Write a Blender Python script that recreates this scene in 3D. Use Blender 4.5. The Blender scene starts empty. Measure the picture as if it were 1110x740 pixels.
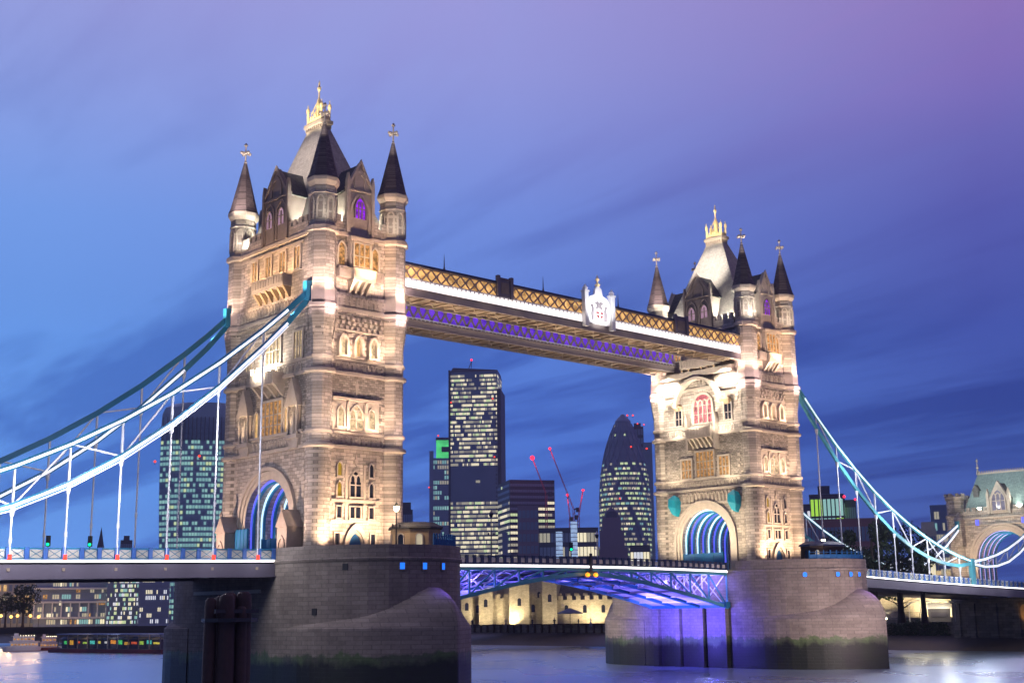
import bpy, bmesh, math, random
import numpy as np
from mathutils import Vector, Matrix
random.seed(7)
PI = math.pi
sc = bpy.context.scene

def lin(r, g, b):
    f = lambda c: (c/255/12.92) if c/255 <= 0.04045 else ((c/255+0.055)/1.055)**2.4
    return (f(r), f(g), f(b), 1.0)

# ------------------------------------------------------------------ camera
CAM = np.array([-89.467, -135.032, 1.705])
RT = np.array([0.73961286, -0.67293364, -0.01153809])
UP = np.array([-0.12973647, -0.15937173, 0.97865678])
FW = np.array([0.66040992, 0.72233024, 0.20517742])
FPX = 1398.5
cd = bpy.data.cameras.new('camera'); camo = bpy.data.objects.new('camera', cd)
sc.collection.objects.link(camo); sc.camera = camo
camo.matrix_world = Matrix(((RT[0], UP[0], -FW[0], CAM[0]), (RT[1], UP[1], -FW[1], CAM[1]), (RT[2], UP[2], -FW[2], CAM[2]), (0, 0, 0, 1)))
cd.sensor_width = 36; cd.lens = FPX/1110*36; cd.clip_start = 0.5; cd.clip_end = 30000

# ------------------------------------------------------------------ sky
W = bpy.data.worlds.new('World'); sc.world = W; W.use_nodes = True
nt = W.node_tree; nt.nodes.clear()
def N(nt, t, **k):
    n = nt.nodes.new(t)
    for a, v in k.items(): setattr(n, a, v)
    return n
class G:                                              # small node-graph helper
    def __init__(s, nt): s.nt = nt
    def lk(s, a, sock):
        if isinstance(a, bpy.types.NodeSocket): s.nt.links.new(a, sock)
        else: sock.default_value = a
    def math(s, op, a, b=0.0, c=None, clamp=False):
        n = N(s.nt, 'ShaderNodeMath', operation=op, use_clamp=clamp); s.lk(a, n.inputs[0]); s.lk(b, n.inputs[1])
        if c is not None: s.lk(c, n.inputs[2])
        return n.outputs[0]
    def dot(s, a, v):
        n = N(s.nt, 'ShaderNodeVectorMath', operation='DOT_PRODUCT'); s.lk(a, n.inputs[0]); s.lk(v, n.inputs[1]); return n.outputs['Value']
    def mix(s, f, a, b, mode='MIX'):
        n = N(s.nt, 'ShaderNodeMixRGB', blend_type=mode); s.lk(f, n.inputs[0]); s.lk(a, n.inputs[1]); s.lk(b, n.inputs[2]); return n.outputs[0]
    def ramp(s, f, pts, interp='LINEAR'):
        n = N(s.nt, 'ShaderNodeValToRGB'); cr = n.color_ramp; cr.interpolation = interp
        while len(cr.elements) < len(pts): cr.elements.new(0.5)
        for e, (p, c) in zip(cr.elements, pts):
            e.position = p; e.color = c if len(c) == 4 else (*c, 1)
        s.lk(f, n.inputs[0]); return n.outputs[0]
    def noise(s, vec, scale, detail=4, rough=0.55, dist=0.0):
        n = N(s.nt, 'ShaderNodeTexNoise'); s.lk(vec, n.inputs['Vector']); n.inputs['Scale'].default_value = scale
        n.inputs['Detail'].default_value = detail; n.inputs['Roughness'].default_value = rough; n.inputs['Distortion'].default_value = dist
        return n.outputs['Fac']
    def comb(s, x, y, z):
        n = N(s.nt, 'ShaderNodeCombineXYZ'); s.lk(x, n.inputs[0]); s.lk(y, n.inputs[1]); s.lk(z, n.inputs[2]); return n.outputs[0]
    def sep(s, v):
        n = N(s.nt, 'ShaderNodeSeparateXYZ'); s.lk(v, n.inputs[0]); return n.outputs
g = G(nt)
tc = N(nt, 'ShaderNodeTexCoord').outputs['Generated']
NE = (0.738, -0.675, 0.0); NW = (0.675, 0.738, 0.0)      # compass directions of the dusk gradient
h = g.dot(tc, NE); fwd = g.dot(tc, NW); el = g.dot(tc, (0, 0, 1))
elp = g.math('MAXIMUM', el, 0.0)
west = g.ramp(elp, [(0.0, lin(90, 142, 216)), (0.10, lin(92, 146, 222)), (0.20, lin(100, 150, 228)), (0.29, lin(114, 154, 228)), (0.38, lin(138, 156, 222)), (0.50, lin(160, 160, 216))])
mid = g.ramp(elp, [(0.0, lin(62, 98, 178)), (0.12, lin(68, 108, 194)), (0.19, lin(84, 124, 210)), (0.30, lin(112, 138, 216)), (0.40, lin(142, 148, 214)), (0.50, lin(154, 150, 210))])
east = g.ramp(elp, [(0.0, lin(48, 74, 142)), (0.12, lin(56, 84, 160)), (0.20, lin(64, 82, 166)), (0.28, lin(84, 90, 172)), (0.36, lin(112, 106, 180)), (0.46, lin(146, 118, 182))])
f1 = g.math('MULTIPLY_ADD', h, 1/0.34, 1.0, clamp=True)
f2 = g.math('MULTIPLY', h, 1/0.34, clamp=True)
base = g.mix(f2, g.mix(f1, west, mid), east)
zz = g.math('ADD', elp, 0.09)
s_ = g.math('DIVIDE', g.math('ADD', g.math('MULTIPLY', h, -0.62), g.math('MULTIPLY', fwd, 0.78)), zz)
t_ = g.math('DIVIDE', g.math('ADD', g.math('MULTIPLY', h, 0.78), g.math('MULTIPLY', fwd, 0.62)), zz)
cv = g.comb(g.math('MULTIPLY', s_, 0.30), g.math('MULTIPLY', t_, 1.25), 0.0)
n1 = g.noise(cv, 1.3, 5, 0.55, 0.5); n2 = g.noise(cv, 3.7, 4, 0.6, 0.3)
cm = g.ramp(g.math('ADD', g.math('MULTIPLY', n1, 0.86), g.math('MULTIPLY', n2, 0.14)), [(0.44, (0, 0, 0)), (0.56, (1, 1, 1))])
lowmask = g.ramp(elp, [(0.0, (1, 1, 1)), (0.25, (.75, .75, .75)), (0.45, (.7, .7, .7))])
cloudc = g.mix(1.0, base, (0.38, 0.44, 0.62, 1), 'MULTIPLY')
pink = g.mix(1.0, base, (1.16, 0.98, 1.0, 1), 'MULTIPLY')
hi = g.ramp(g.math('ADD', elp, g.math('MULTIPLY', h, 0.25)), [(0.24, (0, 0, 0)), (0.44, (1, 1, 1))])
cc = g.mix(hi, cloudc, pink)
base2 = g.mix(g.math('MULTIPLY', cm, g.math('MULTIPLY', lowmask, 0.95)), base, cc)
back = g.math('MULTIPLY_ADD', fwd, 0.9, 0.45, clamp=True)   # the sky behind the camera is already night
dark = g.mix(g.math('MAXIMUM', back, 0.27), (0.035, 0.040, 0.075, 1), base2)
below = g.math('LESS_THAN', el, -0.02)
fin = g.mix(below, dark, (0.02, 0.03, 0.06, 1))
bg = N(nt, 'ShaderNodeBackground'); g.lk(fin, bg.inputs[0]); lo = g.math('MULTIPLY_ADD', elp, -4.2, 1.0, clamp=True); g.lk(g.math('MULTIPLY_ADD', g.math('POWER', lo, 1.5), 0.9, 1.13), bg.inputs[1])
out = N(nt, 'ShaderNodeOutputWorld'); nt.links.new(bg.outputs[0], out.inputs[0])

sd = bpy.data.lights.new('pink_fill', 'SUN'); sd.energy = 0.10; sd.angle = math.radians(25); sd.color = (0.85, 0.6, 0.9)  # added weak sun, a pinkish fill from the camera side
so = bpy.data.objects.new('pink_fill', sd); sc.collection.objects.link(so); so.rotation_euler = (math.radians(62), 0, math.radians(20))

sc.view_settings.view_transform = 'Standard'; sc.view_settings.look = 'None'
sc.view_settings.exposure = 0.0; sc.view_settings.gamma = 1.0; sc.view_settings.use_curve_mapping = False
sc.render.engine = 'CYCLES'
cy = sc.cycles; cy.max_bounces = 5; cy.diffuse_bounces = 2; cy.glossy_bounces = 3; cy.transmission_bounces = 2
cy.sample_clamp_indirect = 3; cy.sample_clamp_direct = 0; cy.use_denoising = True; cy.use_light_tree = True
cy.caustics_reflective = False; cy.caustics_refractive = False

def at(px, py, D):
    """the point D metres away (on plan) in the direction of a pixel of the 1110x740 photograph"""
    d = FW*FPX + RT*(px-555) + UP*(370-py); d = d/math.hypot(d[0], d[1])
    return CAM + d*D

# ------------------------------------------------------------------ materials
def mat(name, col, rough=0.6, metal=0.0, var=0.12, vs=0.6, bump=0.0, spec=None):
    m = bpy.data.materials.new(name); m.use_nodes = True; nt = m.node_tree; g = G(nt); b = nt.nodes['Principled BSDF']
    tc = N(nt, 'ShaderNodeTexCoord').outputs['Object']
    n = g.noise(tc, vs, 5, 0.6)
    v = g.math('MULTIPLY_ADD', n, 2*var, 1-var)
    c = g.mix(1.0, (*col[:3], 1), g.comb(v, v, v), 'MULTIPLY'); nt.links.new(c, b.inputs['Base Color'])
    b.inputs['Roughness'].default_value = rough; b.inputs['Metallic'].default_value = metal
    if spec is not None: b.inputs['Specular IOR Level'].default_value = spec
    if bump:
        bn = N(nt, 'ShaderNodeBump'); bn.inputs['Strength'].default_value = bump; bn.inputs['Distance'].default_value = 0.05
        nt.links.new(g.noise(tc, vs*6, 4), bn.inputs['Height']); nt.links.new(bn.outputs[0], b.inputs['Normal'])
    return m
def emis(name, col, s, patchy=0.0, vs=1.0):
    m = bpy.data.materials.new(name); m.use_nodes = True; nt = m.node_tree; b = nt.nodes['Principled BSDF']
    b.inputs['Base Color'].default_value = (*[min(.8, c)*(.07 if 'window' in name or 'glass' in name else 1) for c in col[:3]], 1); b.inputs['Roughness'].default_value = 0.5
    b.inputs['Emission Color'].default_value = (*col[:3], 1); b.inputs['Emission Strength'].default_value = s
    if patchy:
        g = G(nt); tc = N(nt, 'ShaderNodeTexCoord').outputs['Object']
        v = g.ramp(g.noise(tc, vs, 3), [(0.32, (1-patchy,)*3), (0.66, (1, 1, 1))])
        nt.links.new(g.math('MULTIPLY', v, s), b.inputs['Emission Strength'])
    return m
def ashlar(name, col, bw=0.9, bh=0.4, mortar=0.45, var=0.3, bump=0.5, stain=0.35, wet=False, msize=0.03, rubble=0.0):
    m = bpy.data.materials.new(name); m.use_nodes = True; nt = m.node_tree; g = G(nt); b = nt.nodes['Principled BSDF']
    tc = N(nt, 'ShaderNodeTexCoord').outputs['Object']; x, y, z = g.sep(tc)
    uv = g.comb(g.math('MULTIPLY', g.math('ARCTAN2', y, x), 16.0) if wet else g.math('ADD', x, y), z, 0.0)
    br = N(nt, 'ShaderNodeTexBrick'); nt.links.new(uv, br.inputs['Vector']); br.inputs['Scale'].default_value = 1.0
    br.inputs['Brick Width'].default_value = bw; br.inputs['Row Height'].default_value = bh; br.inputs['Mortar Size'].default_value = msize
    br.inputs['Mortar Smooth'].default_value = 0.4; br.inputs['Bias'].default_value = 0.0
    br.inputs['Color1'].default_value = tuple(c*(1+var) for c in col[:3])+(1,)
    br.inputs['Color2'].default_value = tuple(c*(1-var) for c in col[:3])+(1,)
    br.inputs['Mortar'].default_value = tuple(c*mortar for c in col[:3])+(1,)
    n = g.noise(tc, 0.35, 6, 0.65); n2 = g.noise(tc, 3.0, 4, 0.6)
    streak = g.noise(g.comb(g.math('MULTIPLY', g.math('ADD', x, y), 1.6), g.math('MULTIPLY', z, 0.15), 0.0), 1.0, 4)
    v = g.math('MULTIPLY', g.math('MULTIPLY_ADD', n, 2*stain, 1-stain), g.math('MULTIPLY_ADD', streak, stain*1.3, 1-stain*0.65))
    v = g.math('MULTIPLY', v, g.math('MULTIPLY_ADD', n2, 0.5, 0.75))
    c = g.mix(1.0, br.outputs['Color'], g.comb(v, v, v), 'MULTIPLY')
    if wet:
        pos = N(nt, 'ShaderNodeNewGeometry').outputs['Position']; pz = g.sep(pos)[2]
        nn = g.noise(pos, 0.5, 5, 0.7)
        lvl = g.math('ADD', g.math('ADD', pz, g.math('MULTIPLY', nn, 2.6)), g.math('MULTIPLY_ADD', streak, 1.6, -1.5))
        alg = g.ramp(g.math('MULTIPLY_ADD', lvl, 1/8.0, 0.9), [(0.0, (1, 1, 1)), (0.64, (1, 1, 1)), (0.68, (0, 0, 0))])
        green = g.ramp(g.noise(pos, 0.22, 4), [(0.36, (0.016, 0.016, 0.010)), (0.55, (0.045, 0.12, 0.006))])
        wetc = g.ramp(g.math('MULTIPLY_ADD', lvl, 1/8.0, 0.9), [(0.50, (0.12, 0.10, 0.09)), (0.61, (1, 1, 1))])
        lowc = g.mix(1.0, g.mix(0.75, c, green), wetc, 'MULTIPLY')
        c = g.mix(alg, c, lowc)
        nt.links.new(g.math('MULTIPLY_ADD', alg, -0.35, 0.85), b.inputs['Roughness'])
    else: b.inputs['Roughness'].default_value = 0.88
    nt.links.new(c, b.inputs['Base Color'])
    bn = N(nt, 'ShaderNodeBump'); bn.inputs['Strength'].default_value = bump; bn.inputs['Distance'].default_value = 0.06
    hgt = g.math('ADD', g.math('MULTIPLY', br.outputs['Fac'], -1.0), g.math('MULTIPLY', n2, 0.6+rubble))
    nt.links.new(hgt, bn.inputs['Height']); nt.links.new(bn.outputs[0], b.inputs['Normal'])
    return m

M = {}
M['stone'] = ashlar('tower_stone', (0.48, 0.41, 0.34), 0.95, 0.42, stain=0.3, bump=0.6)
M['rubble'] = ashlar('rubble_stone', (0.38, 0.325, 0.27), 0.55, 0.28, mortar=0.6, var=0.38, bump=0.9, stain=0.4, rubble=1.2)
M['trim'] = mat('trim_stone', (0.52, 0.44, 0.36), 0.85, var=0.3, vs=1.2, bump=0.3)
M['trimdark'] = mat('dark_trim_stone', (0.27, 0.22, 0.19), 0.9, var=0.35, vs=1.2, bump=0.3)  # trim stone in a darker tone
M['granite'] = ashlar('pier_granite', (0.30, 0.25, 0.205), 1.15, 0.46, mortar=0.72, var=0.13, bump=0.6, stain=0.42, wet=True, msize=0.035)
M['slate'] = ashlar('roof_slate', (0.13, 0.125, 0.12), 0.35, 0.22, mortar=0.55, var=0.2, bump=0.35, stain=0.3)
M['spire'] = ashlar('spire_stone', (0.17, 0.135, 0.13), 0.6, 0.3, mortar=0.6, var=0.25, bump=0.4, stain=0.4)
M['roofpale'] = ashlar('roof_lead_slate', (0.43, 0.38, 0.33), 0.5, 0.3, mortar=0.75, var=0.12, bump=0.25, stain=0.3)
M['gold'] = mat('gilding', (0.95, 0.74, 0.36), 0.5, 0.1, var=0.2, vs=3)
M['steelblue'] = mat('blue_painted_steel', (0.02, 0.20, 0.34), 0.45, 0.0, var=0.15, spec=0.5)
M['parablue'] = mat('bright_blue_paint', (0.06, 0.16, 0.48), 0.5)
M['e_lilac'] = emis('lilac_led_line', (.62, .5, 1.0), .9)
M['teal'] = mat('teal_painted_steel', (0.10, 0.38, 0.44), 0.45, var=0.12)
M['white'] = mat('white_painted_steel', (0.80, 0.81, 0.83), 0.5, var=0.1)
M['navy'] = mat('navy_painted_steel', (0.02, 0.035, 0.09), 0.5)
M['greysteel'] = mat('grey_painted_steel', (0.22, 0.20, 0.22), 0.6, var=0.2)
M['fascia'] = mat('mauve_painted_fascia', (0.17, 0.15, 0.19), 0.55, var=0.2, vs=0.3)
M['girder'] = mat('warm_grey_girder', (0.34, 0.29, 0.28), 0.6, var=0.25, vs=0.8)
M['tan'] = mat('tan_painted_steel', (0.42, 0.33, 0.24), 0.65, var=0.2)
M['black'] = mat('black_iron', (0.02, 0.02, 0.022), 0.5)
M['asphalt'] = mat('asphalt', (0.05, 0.05, 0.052), 0.9)
M['timber'] = mat('dark_wet_timber', (0.055, 0.028, 0.020), 0.7, var=0.5, vs=1.5, bump=0.8)
M['glass'] = mat('dark_window_glass', (0.015, 0.018, 0.03), 0.12, var=0.1)
M['bluehoard'] = mat('blue_hoarding', (0.02, 0.14, 0.34), 0.5)
M['cream'] = mat('cream_panel', (0.62, 0.58, 0.48), 0.6)
M['sand'] = mat('sandstone', (0.48, 0.34, 0.20), 0.85, var=0.2, vs=1.0, bump=0.2)
M['red'] = emis('red_lamp_glass', (1.0, 0.05, 0.02), 2.2)
M['redstar'] = emis('red_beacon', (1.0, 0.02, 0.05), 3.2)
M['e_warm'] = emis('lit_window_warm', (1.0, 0.60, 0.24), 0.95, 0.6, 1.4)
M['e_cream'] = emis('lit_window_cream', (1.0, 0.74, 0.44), 0.85, 0.8, 2.2)
M['e_orange'] = emis('lit_window_orange', (1.0, 0.50, 0.16), 0.75, 0.9, 2.4)
M['e_yellow'] = emis('lit_window_yellow', (0.8, 0.52, 0.02), 0.5, .5, 1.5)
M['e_pink'] = emis('lit_window_pink', (0.75, 0.45, 0.62), 0.6, 0.5, 1)
M['e_purple'] = emis('lit_window_purple', (0.38, 0.02, 1.0), 1.2, 0.8, 1.6)
M['e_redglass'] = emis('red_lit_glass', (0.95, 0.22, 0.26), 1.0, 0.85, 1.6)
M['e_strip'] = emis('led_strip_white', (1.0, 0.93, 0.92), 2.4)
M['e_chain'] = emis('led_line_white', (0.86, 0.88, 1.0), 1.35, .35, .6)
M['e_chainb'] = emis('led_line_pale_blue', (0.74, 0.93, 1.0), 1.2)
M['e_bandglow'] = emis('walkway_band_glow', (1.0, 0.90, 0.86), 1.25, 0.3, 0.5)  # plain white band; the LED wash on it is put in as emission
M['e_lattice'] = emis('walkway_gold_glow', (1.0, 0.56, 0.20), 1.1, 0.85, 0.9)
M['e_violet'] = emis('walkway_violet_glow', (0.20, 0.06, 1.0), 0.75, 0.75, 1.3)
M['e_blue'] = emis('blue_lamp', (0.02, 0.19, 1.0), 1.25)
M['e_ribblue'] = emis('blue_led_rib', (0.12, 0.14, 1.0), 0.9)
M['e_ribwhite'] = emis('cyan_led_rib', (0.55, 0.78, 1.0), 1.35)
M['e_flood'] = emis('floodlight_face', (1.0, 0.90, 0.72), 9)
M['e_lamp'] = emis('street_lamp_globe', (1.0, 0.82, 0.55), 7)
M['e_amber'] = emis('amber_lamp', (1.0, 0.30, 0.02), 1.8)
M['e_green'] = emis('green_signal', (0.0, 0.9, 0.30), 2.5)
M['e_city'] = emis('office_light', (1.0, 0.88, 0.56), 0.95)
M['e_city2'] = emis('office_light_green', (0.70, 0.85, 0.42), 0.8)
M['e_city4'] = emis('office_light_faint', (0.5, 0.46, 0.36), 0.3)
M['e_city3'] = emis('office_light_dim', (0.60, 0.55, 0.38), 0.55)
M['e_teal'] = emis('office_light_teal', (0.36, 0.68, 0.58), 0.7)
M['e_teal2'] = emis('office_light_teal_dim', (0.20, 0.40, 0.38), 0.95)
M['e_white'] = emis('white_office_light', (0.9, 0.92, 0.95), 0.8)
M['bglass2'] = mat('pale_tower_glass', (0.42, 0.55, 0.66), 0.35, var=0.2, vs=0.05)
M['bglass'] = mat('tower_glass', (0.26, 0.33, 0.46), 0.4, var=0.2, vs=0.05)
M['bdark'] = mat('dark_cladding', (0.09, 0.09, 0.13), 0.6)
M['bgrey'] = mat('grey_cladding', (0.14, 0.14, 0.17), 0.7)
M['bblue'] = mat('blue_grey_cladding', (0.26, 0.33, 0.5), 0.6)
M['bmauve'] = mat('mauve_cladding', (0.32, 0.24, 0.32), 0.7)
M['castle'] = ashlar('castle_stone', (0.46, 0.40, 0.30), 0.7, 0.32, var=0.15, mortar=.75, stain=0.4)
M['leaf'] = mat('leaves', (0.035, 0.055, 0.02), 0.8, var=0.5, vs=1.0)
M['leaf2'] = mat('leaves_lit', (0.09, 0.12, 0.03), 0.8, var=0.5, vs=1.0)  # brighter copy of the leaf colour, with lamplight painted in
M['bark'] = mat('bark', (0.06, 0.045, 0.035), 0.9, var=0.3, bump=0.5)
M['mud'] = mat('river_mud', (0.055, 0.045, 0.038), 0.55, var=0.4, vs=0.2, bump=0.4)
M['land'] = mat('paved_land', (0.07, 0.065, 0.06), 0.9)
M['wallstone'] = ashlar('river_wall_stone', (0.20, 0.185, 0.17), 1.8, 0.6, stain=0.5, wet=False)
M['tarp'] = mat('turquoise_tarpaulin', (0.01, 0.30, 0.40), 0.6, var=0.3, vs=1)
M['e_hoist'] = emis('hoist_light', (.45, .62, .9), .75, .4, .3); M['e_lime'] = emis('lime_light', (.45, .85, .08), .9, .3, .1); M['bpink'] = mat('pink_brick', (.40, .2, .19), .8); M['e_amberlamp'] = emis('amber_globe', (1, .50, .12), 3)  # the pink brick is one even pinkish colour
M['skin'] = mat('skin', (0.45, 0.28, 0.2), 0.6); M['cloth'] = mat('dark_clothing', (0.03, 0.03, 0.05), 0.9)
M['boatwhite'] = mat('boat_white_paint', (0.65, 0.66, 0.72), 0.4)
M['boatred'] = mat('boat_red_paint', (0.16, 0.02, 0.02), 0.4)

# ------------------------------------------------------------------ geometry helpers
ROOT = {}
def put(o): sc.collection.objects.link(o)
def tag(o, label=None, cat=None, group=None, kind=None):
    if label: o['label'] = label
    if cat: o['category'] = cat
    if group: o['group'] = group
    if kind: o['kind'] = kind
    return o
def thing(name, label, cat, loc=(0, 0, 0), rz=0.0, group=None):
    o = bpy.data.objects.new(name, None); put(o); o.location = loc; o.rotation_euler.z = rz
    o.empty_display_size = 1.0; ROOT[o.name] = Vector(loc)
    return tag(o, label, cat, group)
class MB:
    """collects faces; build() links them as ONE mesh object. Coordinates are world coordinates unless local=True"""
    def __init__(s, T=None): s.v = []; s.f = []; s.m = []; s.sm = []; s.T = T
    def add(s, vs, fs, mi=0, smooth=False):
        n = len(s.v)
        s.v += [s.T(*p) for p in vs] if s.T else [tuple(p) for p in vs]
        for f in fs: s.f.append([i+n for i in f]); s.m.append(mi); s.sm.append(smooth)
        return s
    def box(s, x0, x1, y0, y1, z0, z1, mi=0):
        return s.add([(x0, y0, z0), (x1, y0, z0), (x1, y1, z0), (x0, y1, z0), (x0, y0, z1), (x1, y0, z1), (x1, y1, z1), (x0, y1, z1)],
                     [(0, 3, 2, 1), (4, 5, 6, 7), (0, 1, 5, 4), (1, 2, 6, 5), (2, 3, 7, 6), (3, 0, 4, 7)], mi)
    def loft(s, rings, mi=0, smooth=False, cap=True):
        n = len(rings[0]); vs = [p for r in rings for p in r]; fs = []
        for k in range(len(rings)-1):
            for i in range(n):
                j = (i+1) % n; fs.append((k*n+i, k*n+j, (k+1)*n+j, (k+1)*n+i))
        s.add(vs, fs, mi, smooth)
        if cap: s.add(rings[0], [tuple(range(n))[::-1]], mi); s.add(rings[-1], [tuple(range(n))], mi)
        return s
    def prism(s, poly, z0, z1, mi=0): return s.loft([[(x, y, z0) for x, y in poly], [(x, y, z1) for x, y in poly]], mi)
    def lathe(s, cx, cy, prof, n=12, rot=0.0, mi=0, smooth=False, cap=True):
        return s.loft([[(cx+r*math.cos(rot+2*PI*i/n), cy+r*math.sin(rot+2*PI*i/n), z) for i in range(n)] for r, z in prof], mi, smooth, cap)
    def bar(s, p, q, w, h=None, mi=0):
        h = h or w; p = Vector(p); q = Vector(q); d = (q-p).normalized()
        a = d.cross(Vector((0, 0, 1)))
        if a.length < 1e-3: a = Vector((1, 0, 0))
        a.normalize(); b = a.cross(d); a = a*w/2; b = b*h/2
        r = lambda c: [c+a+b, c-a+b, c-a-b, c+a-b]
        return s.loft([[tuple(x) for x in r(p)], [tuple(x) for x in r(q)]], mi)
    def tube(s, p, q, r0, r1=None, n=8, mi=0, smooth=True):
        r1 = r0 if r1 is None else r1; p = Vector(p); q = Vector(q); d = (q-p).normalized()
        a = d.orthogonal().normalized(); b = d.cross(a)
        R = lambda c, r: [tuple(c+a*r*math.cos(2*PI*i/n)+b*r*math.sin(2*PI*i/n)) for i in range(n)]
        return s.loft([R(p, r0), R(q, r1)], mi, smooth)
    def ball(s, c, r, mi=0, n=10, sz=1.0):
        k = 6
        prof = [(max(1e-3, r*math.sin(PI*i/k)), c[2]-r*sz*math.cos(PI*i/k)) for i in range(k+1)]
        return s.lathe(c[0], c[1], prof, n, 0, mi, True)
    def slab(s, outline, d0, d1, mi=0):            # outline in (u,z), thickness in d
        return s.loft([[(u, d0, z) for u, z in outline], [(u, d1, z) for u, z in outline]], mi)
    def ring(s, o, i, d0, d1, mi=0, closed=False):  # band between two (u,z) outlines
        n = len(o); vs = []
        for a, b in zip(o, i): vs += [(a[0], d0, a[1]), (a[0], d1, a[1]), (b[0], d1, b[1]), (b[0], d0, b[1])]
        fs = []
        for k in range(n if closed else n-1):
            j = (k+1) % n
            for e in range(4): fs.append((k*4+e, k*4+(e+1) % 4, j*4+(e+1) % 4, j*4+e))
        if not closed: fs += [(0, 1, 2, 3), ((n-1)*4+3, (n-1)*4+2, (n-1)*4+1, (n-1)*4)]
        return s.add(vs, fs, mi)
    def build(s, name, mats, parent=None, label=None, local=False):
        off = Vector((0, 0, 0)) if (parent is None or local) else ROOT[parent.name]
        me = bpy.data.meshes.new(name); me.from_pydata([(v[0]-off.x, v[1]-off.y, v[2]-off.z) for v in s.v], [], s.f)
        for m_ in (mats if isinstance(mats, (list, tuple)) else [mats]): me.materials.append(M[m_] if isinstance(m_, str) else m_)
        me.polygons.foreach_set('material_index', s.m); me.polygons.foreach_set('use_smooth', s.sm)
        bm = bmesh.new(); bm.from_mesh(me); bmesh.ops.recalc_face_normals(bm, faces=bm.faces); bm.to_mesh(me); bm.free()
        o = bpy.data.objects.new(name, me); put(o)
        if parent is not None: o.parent = parent; ROOT[o.name] = ROOT[parent.name] if not local else Vector((0, 0, 0))
        else: ROOT[o.name] = Vector((0, 0, 0))
        if label: o['label'] = label
        return o
def arch(w, h, kind='point', n=6, z0=0.0, u0=0.0):
    """outline from the lower left round to the lower right: sides and a pointed, round or flat head"""
    pts = [(u0-w/2, z0)]
    if kind == 'flat': pts += [(u0-w/2, z0+h), (u0+w/2, z0+h)]
    elif kind == 'round':
        zs = z0+h-w/2
        pts += [(u0-w/2*math.cos(PI*i/(2*n)), zs+w/2*math.sin(PI*i/(2*n))) for i in range(2*n+1)]
    else:
        hh = w*0.80; zs = z0+h-hh; L = []
        R = (w*w/4+hh*hh)/w; 
        for i in range(n+1):
            a = (PI - 0) - i/n*math.acos(max(-1, (R-w/2)/R)); L.append((u0-w/2+R+R*math.cos(a), zs+R*math.sin(a)))
        pts += L + [(2*u0-x, z) for x, z in L[-2::-1]]
    pts.append((u0+w/2, z0)); return pts
def spot(name, loc, tgt, power, col=(1, .8, .6), ang=70, blend=0.7, size=0.25):
    l = bpy.data.lights.new(name, 'SPOT'); l.energy = power; l.color = col; l.spot_size = math.radians(ang); l.spot_blend = blend; l.shadow_soft_size = size
    o = bpy.data.objects.new(name, l); put(o); o.location = loc
    o.rotation_euler = (Vector(tgt)-Vector(loc)).to_track_quat('-Z', 'Y').to_euler(); return o
def point(name, loc, power, col, size=0.3):
    l = bpy.data.lights.new(name, 'POINT'); l.energy = power; l.color = col; l.shadow_soft_size = size
    o = bpy.data.objects.new(name, l); put(o); o.location = loc; return o

WZ = -7.0; DZ = 7.75; LX = 82.3
AX, BY, WX, WY = 5.26, 9.28, 6.15, 9.8
SQ8 = PI/8
WARM = (1.0, 0.74, 0.52); PINK = (1.0, 0.75, 0.64); WHITE = (1.0, 0.88, 0.74); VIO = (0.16, 0.10, 1.0)

exec_parts = []
# ------------------------------------------------------------------ the two main towers
def win(parent, T, u, z, w, h, kind='point', lights=1, rows=1, pane='glass', fr=0.17, dep=0.22, frame='trim', d0=0.0, name='window', canopy=None):
    f = MB(T); o = arch(w+2*fr, h+fr, kind, z0=z, u0=u); i = arch(w, h, kind, z0=z, u0=u)
    f.ring(o, i, d0, d0+dep)
    f.box(u-w/2-fr-0.05, u+w/2+fr+0.05, d0, d0+dep+0.08, z-0.2, z)
    for k in range(1, lights):
        x = u-w/2+w*k/lights; top = z+h-(0.25*w if kind != 'flat' else 0)-0.05
        f.box(x-0.07, x+0.07, d0+0.05, d0+dep-0.04, z, top)
    for k in range(1, rows):
        y = z+h*k/rows*0.92; f.box(u-w/2, u+w/2, d0+0.05, d0+dep-0.06, y-0.06, y+0.06)
    if kind != 'flat' and lights > 1:           # tracery heads
        lw = w/lights
        for k in range(lights):
            uc = u-w/2+lw*(k+.5); zz = z+h-0.25*w-0.5*lw-0.45
            f.ring(arch(lw, lw*1.2, 'point', 4, zz, uc), arch(lw*0.66, lw*0.95, 'point', 4, zz, uc), d0+0.06, d0+dep-0.05)
    fo = f.build(name, frame, parent)
    p = MB(T); p.add([(a, d0+0.04, b) for a, b in i], [tuple(range(len(i)))]); p.build('pane', pane, fo)
    return fo
def finial(parent, x, y, z, s=1.0, m='trim', name='finial'):
    f = MB(); f.lathe(x, y, [(0.10*s, z), (0.22*s, z+0.12*s), (0.10*s, z+0.3*s), (0.07*s, z+2.2*s)], 8)
    f.lathe(x, y, [(0.05, z+2.0*s), (0.24*s, z+2.25*s), (0.05, z+2.55*s)], 8)
    f.box(x-0.55*s, x+0.55*s, y-0.10*s, y+0.10*s, z+1.15*s, z+1.42*s); f.box(x-0.10*s, x+0.10*s, y-0.55*s, y+0.55*s, z+1.16*s, z+1.41*s)
    for a, b in ((1, 0), (-1, 0), (0, 1), (0, -1)): f.ball((x+a*0.55*s, y+b*0.55*s, z+1.28*s), 0.19*s, 0, 6)
    return f.build(name, m, parent)
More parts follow.
